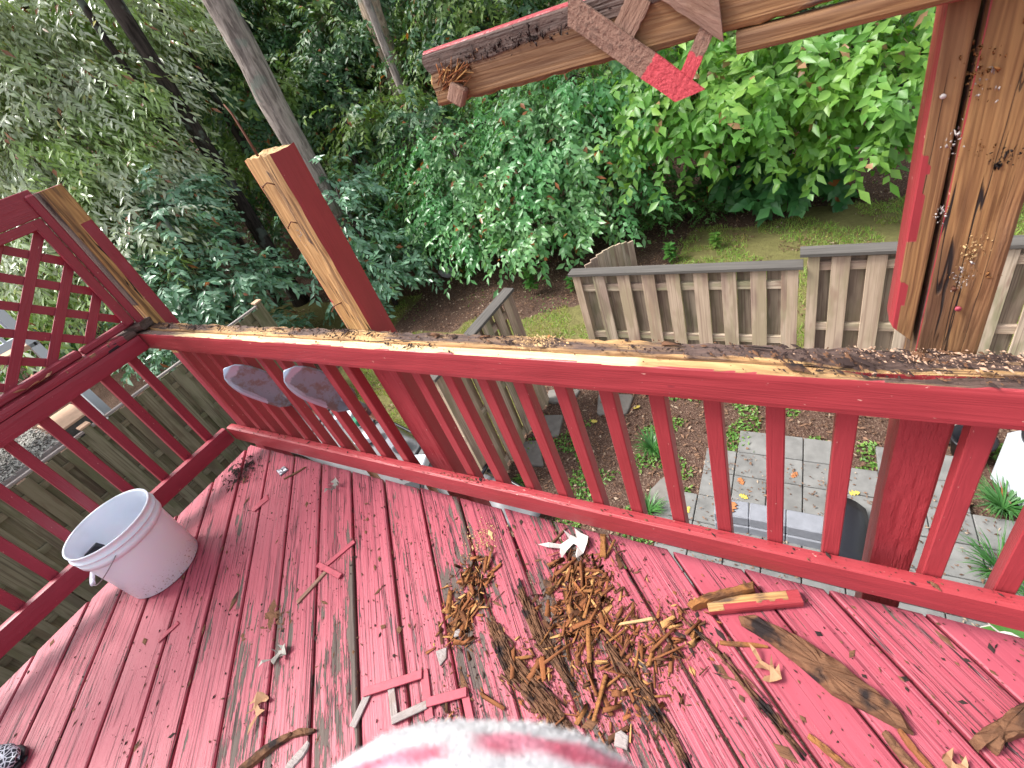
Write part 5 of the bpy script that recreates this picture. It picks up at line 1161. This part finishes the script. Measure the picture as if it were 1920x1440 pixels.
lobed('small curled grey leaf on bare deck boards, lower left of centre', 1.10, -0.662, 0.55, 'leaf_grey', 40, 3, 0.03)
lobed('torn tan leaf on the deck below the small curled grey one', 1.157, -0.792, 0.62, 'leaf_brown', 100, 7)
lobed('curled brown leaf just left of the long rotten plank', 2.551, -0.208, 0.55, 'leaf_brown', -60, 11, 0.022)
lobed('tan leaf at the bottom edge, right of the split sticks', 2.903, -0.265, 0.42, 'leaf_brown', 150, 13)
lobed('upright curled grey leaf on the clean boards near the deck corner', 0.772, -0.054, 0.45, 'leaf_grey', 70, 17, 0.05)
oak_leaf('dry curled leaf lying on the cap of the left railing', (-0.035, -0.39, 0.862), 0.155, 'leaf_brown', 80, 0.8, 7, 3)
for i, (x, y, mt, lb) in enumerate([(0.42, 2.96, 'leaf_yellow', 'yellow maple leaf on the mulch, the one nearer the stepping stones'), (0.89, 3.26, 'leaf_yellow', 'yellow maple leaf on the mulch, the one closer to the back fence'), (1.72, 1.98, 'leaf_yellow', 'yellow leaf at the left corner of the paver patio'),
        (2.16, 2.42, 'leaf_rust', 'rust coloured leaf on the paver patio'), (2.20, 2.25, 'leaf_yellow', 'yellow green leaf on the patio just behind the concrete blocks'), (3.10, 2.50, 'leaf_yellow', 'small yellow leaf on the patio near the right post'), (2.62, 2.60, 'leaf_rust', 'small red leaf on the patio pavers'), (-0.9, 4.6, 'leaf_rust', 'orange leaf on the lawn by the end of the dividing fence')]):
    oak_leaf(lb, (x, y, (G + 0.058) if 1.7 < x < 4 and y < 2.8 else gz(x, y) + 0.03), 0.09, mt, 40 * i, 0.3, 20 + i, 3)
oak_leaf('rust coloured leaf on the left end of the concrete blocks', (2.13, 1.95, G + 0.29), 0.13, 'leaf_rust', 70, 0.3, 33, 3)

# splinters: the larger ones singly, then the crumbs
HEAPS = [((1.645, -0.22), 0.035, 90), ((1.660, -0.32), 0.035, 110), ((1.685, -0.395), 0.030, 80), ((2.012, -0.12), 0.050, 200), ((2.06, -0.20), 0.052, 230), ((2.045, -0.28), 0.040, 120), ((2.171, -0.25), 0.045, 80), ((2.27, -0.255), 0.045, 90), ((2.17, -0.38), 0.05, 40), ((2.069, -0.466), 0.045, 34), ((1.93, -0.39), 0.04, 26), ((2.256, -0.335), 0.045, 50), ((1.80, -0.60), 0.05, 22), ((2.34, -0.16), 0.04, 40)]
r = np.random.default_rng(12)
big = 0
for (hx, hy), sp, n in HEAPS:
    for i in range(max(3, n // 16)):
        L = r.uniform(0.035, 0.105); a = r.normal(1.25, 0.55); d = np.array((math.cos(a), math.sin(a), r.normal(0, 0.06))); d /= np.linalg.norm(d)
        c = np.array((hx + r.normal(0, sp * 0.8), hy + r.normal(0, sp * 0.8), r.uniform(0.004, 0.011)))
        vv = splint_verts(np.zeros(3), d, L, r.uniform(0.008, 0.026), r.uniform(0.002, 0.0045), r)
        me = npmesh('wood_splinter', vv, SPF, M[('splint', 'chunk_orange', 'chunk_orange', 'splint')[int(r.integers(0, 4))]])
        tag(link('wood_splinter', me, None, T(tuple(c))), 'rotten orange brown splinter in the heaps in the middle of the deck', 'splinter', 'larger splinters heaped on the deck'); big += 1
VV, FF, k = [], [], 0
for (hx, hy), sp, n in HEAPS:
    for i in range(int(n * 0.85)):
        L = 0.006 + abs(r.normal(0, 0.021)); a = r.normal(1.25, 0.75) if r.random() < 0.75 else r.uniform(0, 6.28); d = np.array((math.cos(a), math.sin(a), r.normal(0, 0.07))); d /= np.linalg.norm(d)
        c = np.array((hx + r.normal(0, sp * 1.25) * 0.9, hy + r.normal(0, sp * 1.25) * 0.9, abs(r.normal(0.0, 0.0038)) + 0.0018))
        VV.append(splint_verts(c, d, L, max(0.0014, L * r.uniform(0.06, 0.55)), r.uniform(0.0005, 0.0018), r)); FF.append(SPF + 8 * k); k += 1
tag(link('splinter_heap', npmesh('splinter_heap', np.concatenate(VV), np.concatenate(FF), M['splint'])), 'heap of fine orange brown splinters on the deck', 'splinters', None, 'stuff')
HD = lambda x, y: min(1.0, sum(math.exp(-((x - h[0]) ** 2 + (y - h[1]) ** 2) / (2 * (sp * 1.25) ** 2)) for (h, sp, n_) in HEAPS))
# long rotten streaks along the boards
def streak(name, pts, w_, n, mat, seed, label):
    r = np.random.default_rng(seed); VV, FF = [], []; P = [np.array((*p, 0.0)) for p in pts]
    for i in range(n):
        t = r.uniform(0, len(P) - 1.001); j = int(t); c = P[j] * (1 - t + j) + P[j + 1] * (t - j); d = P[j + 1] - P[j]; d /= np.linalg.norm(d); s_ = np.array((-d[1], d[0], 0)); env = 0.35 + 0.65 * math.sin(math.pi * (0.1 + 0.85 * t / (len(P) - 1)))
        c = c + s_ * r.normal(0, w_ * env) + np.array((0, 0, abs(r.normal(0.002, 0.004)) + 0.001)); d = d + s_ * r.normal(0, 0.10) + np.array((0, 0, r.normal(0, 0.05))); d /= np.linalg.norm(d)
        L = 0.012 + abs(r.normal(0, 0.045)); VV.append(splint_verts(c, d, L, r.uniform(0.002, 0.011), r.uniform(0.001, 0.004), r)); FF.append(SPF + 8 * i)
    tag(link(name, npmesh(name, np.concatenate(VV), np.concatenate(FF), M[mat])), label, 'rotten wood', None, 'stuff')
streak('rot_streak', [(1.79, -0.345), (1.90, -0.42), (2.03, -0.47), (2.16, -0.535)], 0.016, 420, 'chunk_dark', 1, 'stringy dark brown rotten wood along the boards, towards the bottom edge')
streak('rot_streak', [(1.83, -0.215), (1.94, -0.318), (2.07, -0.40)], 0.010, 220, 'chunk_dark', 2, 'stringy dark brown rotten wood between the two splinter heaps')
streak('rot_streak', [(2.16, -0.29), (2.281, -0.365), (2.42, -0.48)], 0.009, 130, 'chunk_dark', 3, 'stringy brown rotten wood right of the heap, towards the bottom edge')
streak('rot_streak', [(2.36, -0.16), (2.50, -0.25), (2.60, -0.33)], 0.006, 60, 'chunk_dark', 4, 'thin dark debris along the board gap below the long rotten plank')
# dark specks and crumbs everywhere on the deck, thicker in places
def specks(name, n, size, mat, seed, label, dens, zf=lambda x, y: 0.0, xr=(-0.03, 3.6), yr=(-1.35, 0.035), elong=2.5):
    r = np.random.default_rng(seed); x = r.uniform(*xr, n * 4); y = r.uniform(*yr, n * 4); keep = np.array([dens(a, b) for a, b in zip(x, y)]) > r.random(n * 4); x, y = x[keep][:n], y[keep][:n]; n = len(x)
    a = np.where(r.random(n) < 0.7, 2.356 + r.normal(0, 0.22, n), r.uniform(0, 6.28, n)); L = size * r.lognormal(0, 0.75, n); W = L / r.uniform(1.3, elong * 1.8, n); H = np.minimum(L * 0.4, 0.004)
    dx, dy = np.cos(a), np.sin(a); z = np.array([zf(p, q) for p, q in zip(x, y)]) + 0.0012
    P = lambda u, v, hh: np.stack([x + dx * L * u - dy * W * v, y + dy * L * u + dx * W * v, z + H * hh], 1)
    vv = np.stack([P(-.5, 0, 0), P(0, -.5, 0), P(.5, .1, 0), P(0.1, .5, 0), P(0, 0, 1)], 1).reshape(-1, 3); T4 = np.array([[0, 1, 4], [1, 2, 4], [2, 3, 4], [3, 0, 4]])
    ff = (T4[None] + (np.arange(n) * 5)[:, None, None]).reshape(-1, 3)
    tag(link(name, npmesh(name, vv, ff, M[mat])), label, 'debris', None, 'stuff')
def dens(x, y):
    d = 0.10 + 0.5 * max(0, mnoise.noise(V((x * 2.2, y * 2.2, 4))))
    d += 0.9 * math.exp(-(((x - 0.09) / 0.10) ** 2 + ((y + 0.10) / 0.09) ** 2)) + 0.30 * math.exp(-(((x - 1.2) / 0.7) ** 2 + ((y + 0.25) / 0.35) ** 2)) + 0.35 * math.exp(-(((x - 2.2) / 0.5) ** 2 + ((y + 0.25) / 0.25) ** 2)) + 0.15 * (x > 2.4)
    s_ = (x + y) / math.sqrt(2); f = ((s_ - S0) / PITCH) % 1.0
    if f < 0.12 or f > 0.88: d += 0.12
    return d
specks('dark_crumbs', 7500, 0.0026, 'dirt', 1, 'dark crumbs and specks scattered over the deck boards', dens)
specks('brown_crumbs', 1500, 0.0050, 'chunk_dark', 2, 'brown wood crumbs scattered over the deck boards', lambda x, y: dens(x, y) * (1.0 if x > 0.9 else 0.25))
specks('bark_bits', 650, 0.013, 'chunk_dark', 3, 'dark brown flakes of bark and rot scattered on the deck', lambda x, y: dens(x, y), elong=4)
specks('corner_debris', 900, 0.008, 'dirt', 4, 'pile of dark debris in the deck corner', lambda x, y: math.exp(-(((x - 0.09) / 0.07) ** 2 + ((y + 0.11) / 0.06) ** 2)), zf=lambda x, y: 0.014 * math.exp(-(((x - 0.09) / 0.05) ** 2 + ((y + 0.11) / 0.04) ** 2)), xr=(-0.03, 0.35), yr=(-0.35, 0.03))
specks('saw_dust', 1500, 0.0035, 'sawdust', 5, 'pale sawdust on the boards above the left splinter heap', lambda x, y: math.exp(-(((x - 1.60) / 0.045) ** 2 + ((y + 0.085) / 0.055) ** 2)), xr=(1.4, 1.8), yr=(-0.28, 0.03))
specks('brown_patch', 500, 0.008, 'chunk_dark', 6, 'patch of brown rotten fibres on the boards left of centre', lambda x, y: math.exp(-(((x - 0.965) / 0.05) ** 2 + ((y + 0.585) / 0.035) ** 2)), xr=(0.8, 1.15), yr=(-0.72, -0.45))
specks('heap_dust', 4200, 0.0042, 'splint', 21, 'fine brown wood dust and crumbs among the splinters', HD, xr=(1.45, 2.55), yr=(-0.7, 0.03), elong=3)
specks('heap_crumbs', 1500, 0.0050, 'dirt', 22, 'dark crumbs among the splinters', HD, xr=(1.45, 2.55), yr=(-0.7, 0.03), elong=3)
# crumbs on the rails
railz = lambda x, y: ZT + 0.004
specks('rail_crumbs', 1700, 0.0040, 'chunk_dark', 11, 'wood crumbs lying along the stripped top of the railing', lambda x, y: (0.05 + (0.6 if y > 0.04 else 0.05) * (0.3 + max(0, mnoise.noise(V((x * 5, 0, 3))))) + (0.6 if x > 2.55 else 0)), zf=railz, xr=(0.0, 3.6), yr=(0.002, 0.084))
specks('rail_dirt', 1900, 0.0050, 'dirt', 12, 'dark rot crumbs lying along the stripped top of the railing', lambda x, y: (0.5 if y > 0.04 else 0.0) * (0.2 + max(0, mnoise.noise(V((x * 4, 0, 9))))) + 0.9 * math.exp(-((x - 1.30) / 0.07) ** 2) * (y > 0.035) + 0.6 * math.exp(-((x - 1.64) / 0.09) ** 2) * (y < 0.03) + 0.3 * (x > 2.55), zf=railz, xr=(0.0, 3.6), yr=(0.003, 0.083))
specks('rail_sawdust', 420, 0.0026, 'sawdust', 13, 'small heap of yellow sawdust on the railing top', lambda x, y: math.exp(-((x - 2.02) / 0.045) ** 2) * (0.2 + (y > 0.04)), zf=lambda x, y: ZT + 0.005 + 0.002 * math.exp(-((x - 2.02) / 0.03) ** 2), xr=(1.85, 2.2), yr=(0.02, 0.085))
specks('rail_sawdust', 650, 0.0022, 'chaff', 14, 'pale chips and wood dust on the railing at the foot of the right post', lambda x, y: math.exp(-((x - 2.80) / 0.11) ** 2) * (0.1 + (y > 0.045)), zf=lambda x, y: ZT + 0.005, xr=(2.5, 3.1), yr=(0.01, 0.088))
specks('bottom_rail_crumbs', 450, 0.0034, 'chunk_dark', 15, 'crumbs on the top of the bottom rail', lambda x, y: 0.12 + 0.9 * math.exp(-((x - 1.55) / 0.12) ** 2), zf=lambda x, y: ZB + 0.001, xr=(0.05, 3.4), yr=(0.003, 0.037))
specks('bottom_rail_dirt', 300, 0.0034, 'dirt', 16, 'dark specks on the top of the bottom rail', lambda x, y: 0.3, zf=lambda x, y: ZB + 0.001, xr=(0.05, 3.4), yr=(0.003, 0.037))
for i, (x, s_) in enumerate([(0.55, .03), (0.95, .04), (1.68, .05), (1.86, .03), (2.35, .04), (2.52, .05)]):
    r_ = np.random.default_rng(60 + i); me = npmesh('bark_flake', splint_verts(np.zeros(3), np.array((1.0, r_.normal(0, .15), 0.05)), s_, 0.012, 0.004, r_), SPF, M['chunk_dark'])
    tag(link('bark_flake', me, None, T((x, 0.070, ZT + 0.008))), ['thin flake of rotten wood on the railing top nearest the corner post', 'thin flake of rotten wood on the railing top between the corner and middle posts', 'thin flake of rotten wood on the railing top right of the middle post', 'thin flake of rotten wood on the railing top left of the sawdust', 'thin flake of rotten wood on the railing top midway between sawdust and right post', 'thin flake of rotten wood on the railing top left of the right post'][i], 'wood flake', 'flakes on the railing top')

# ================================================================== close to the camera
fl = empty('fleece', (2.509, -0.742, 1.30), 'out of focus white fleecy fabric with pink stripes, closest to the lens', 'fabric')
fc = V((2.5094, -0.7424, 1.3239)) + down * 0.0182 + right * 0.001; bx_, by_, bz_ = right, -fwd, -down          # bulge oriented towards the lens
vs_, fs = [], []; NA, NB = 72, 36
def fpt(u, v_):
    a = 2 * math.pi * u; b = math.pi * (v_ - 0.5)
    q = V((math.cos(a) * math.cos(b) * 0.066, math.sin(a) * math.cos(b) * 0.042, math.sin(b) * 0.033))
    k = 1 + 0.05 * mnoise.noise(q * 30) + 0.03 * mnoise.noise(q * 110)
    return q * k
for j in range(NB + 1):
    for i in range(NA):
        q = fpt(i / NA, j / NB); vs_.append(fc + bx_ * q.x + by_ * q.y + bz_ * q.z)
for j in range(NB):
    for i in range(NA): fs.append((j * NA + i, j * NA + (i + 1) % NA, (j + 1) * NA + (i + 1) % NA, (j + 1) * NA + i))
def fleece_mat():
    s = NT('striped_fleece'); p = s.pos()
    q = s.vmath('SUBTRACT', p, tuple(fc))
    dx = s.n('ShaderNodeVectorMath', operation='DOT_PRODUCT'); s.link(q, dx.inputs[0]); dx.inputs[1].default_value = tuple(right)
    dz = s.n('ShaderNodeVectorMath', operation='DOT_PRODUCT'); s.link(q, dz.inputs[0]); dz.inputs[1].default_value = tuple(-down)
    n = s.noise(p, k=70.0, detail=4)
    # two curved woven stripes
    dy = s.n('ShaderNodeVectorMath', operation='DOT_PRODUCT'); s.link(q, dy.inputs[0]); dy.inputs[1].default_value = tuple(-fwd)
    jit = s.math('MULTIPLY', s.math('SUBTRACT', n, 0.5), 0.007); yy = s.math('ADD', dy.outputs['Value'], jit); xx = s.math('ADD', dx.outputs['Value'], jit)
    b1 = s.math('MULTIPLY', s.math('MULTIPLY', s.step(yy, -0.0160, -0.0120), s.math('SUBTRACT', 1.0, s.step(yy, -0.0085, -0.0025))), s.step(xx, -0.010, 0.000))
    b2 = s.math('MULTIPLY', s.math('MULTIPLY', s.step(yy, -0.0110, -0.0065), s.math('SUBTRACT', 1.0, s.step(yy, -0.005, -0.000))), s.math('SUBTRACT', 1.0, s.step(xx, -0.018, -0.010)))
    c = s.mix(s.math('MULTIPLY', s.math('MAXIMUM', b1, b2), 0.85), s.mix(s.step(n, 0.3, 0.7), (0.62, 0.61, 0.64), (0.80, 0.79, 0.80)), s.mix(s.step(n, 0.35, 0.65), (0.58, 0.06, 0.13), (0.72, 0.22, 0.32)))
    s.bsdf(c, 0.95, 0.1, s.bump(s.noise(p, k=900.0, detail=3), 0.8, 0.002)); return s.m
FM = fleece_mat()
link('cloth', mesh('cloth', vs_, fs, FM, smooth=True), fl)
r = np.random.default_rng(4); n = 12000; u = r.random(n); v_ = np.arccos(1 - 2 * r.random(n)) / math.pi
base = np.array([tuple(fc + bx_ * q.x + by_ * q.y + bz_ * q.z) for q in (fpt(a, b) for a, b in zip(u, v_))]); nn = nrmz(base - np.array(fc)) + r.normal(0, 0.55, (n, 3)); nn = nrmz(nn)
side = nrmz(np.cross(nn, r.normal(0, 1, (n, 3)))) * 0.00022
vv = np.stack([base - side, base + side, base + nn * r.uniform(0.0008, 0.0024, n)[:, None]], 1).reshape(-1, 3)
link('fuzz', npmesh('fuzz', vv, np.arange(3 * n).reshape(-1, 3), FM), fl)['kind'] = 'stuff'

# shoe toe in the lower left corner
sh = empty('shoe', (0.33, -1.24, 0), 'black shoe with a white cracked pattern, toe showing in the lower left corner', 'shoe')
def shoe_mat():
    s = NT('patterned_shoe'); c = s.n('ShaderNodeTexCoord').outputs['Object']
    vo = s.n('ShaderNodeTexVoronoi', feature='DISTANCE_TO_EDGE'); s.link(c, vo.inputs['Vector']); vo.inputs['Scale'].default_value = 75.0
    s.bsdf(s.mix(s.step(vo.outputs['Distance'], 0.06, 0.12), (0.62, 0.64, 0.72), (0.012, 0.014, 0.028)), 0.5, 0.4); return s.m
def loft(name, secs, mat, n=28):
    vs_, fs = [], []
    for (x, hw, z0, z1, e) in secs:
        for k in range(n):
            a = 2 * math.pi * k / n; ca, sa = math.cos(a), math.sin(a)
            vs_.append((x, hw * math.copysign(abs(ca) ** e, ca), (z0 + z1) / 2 + (z1 - z0) / 2 * math.copysign(abs(sa) ** e, sa)))
    for i in range(len(secs) - 1):
        for k in range(n): fs.append((i * n + k, i * n + (k + 1) % n, (i + 1) * n + (k + 1) % n, (i + 1) * n + k))
    fs.append(tuple(range(n))); fs.append(tuple((len(secs) - 1) * n + k for k in range(n)))
    return mesh(name, vs_, fs, mat, smooth=True)
S4 = T((0.405, -1.222, 0.0)) @ RZ(R(215))
link('upper', loft('upper', [(-0.002, 0.008, 0.022, 0.040, 0.8), (0.010, 0.030, 0.018, 0.055, 0.8), (0.035, 0.045, 0.016, 0.068, 0.8), (0.08, 0.050, 0.016, 0.080, 0.85), (0.13, 0.048, 0.016, 0.098, 0.9), (0.19, 0.042, 0.016, 0.112, 0.9), (0.25, 0.040, 0.016, 0.115, 0.9), (0.285, 0.024, 0.02, 0.105, 0.9)], shoe_mat()), sh, S4)
link('sole', loft('sole', [(-0.008, 0.010, 0.002, 0.020, 0.5), (0.006, 0.034, 0.001, 0.022, 0.5), (0.035, 0.050, 0.001, 0.022, 0.5), (0.08, 0.054, 0.001, 0.022, 0.5), (0.16, 0.046, 0.001, 0.024, 0.5), (0.25, 0.044, 0.001, 0.026, 0.5), (0.292, 0.022, 0.001, 0.026, 0.5)], M['black']), sh, S4)
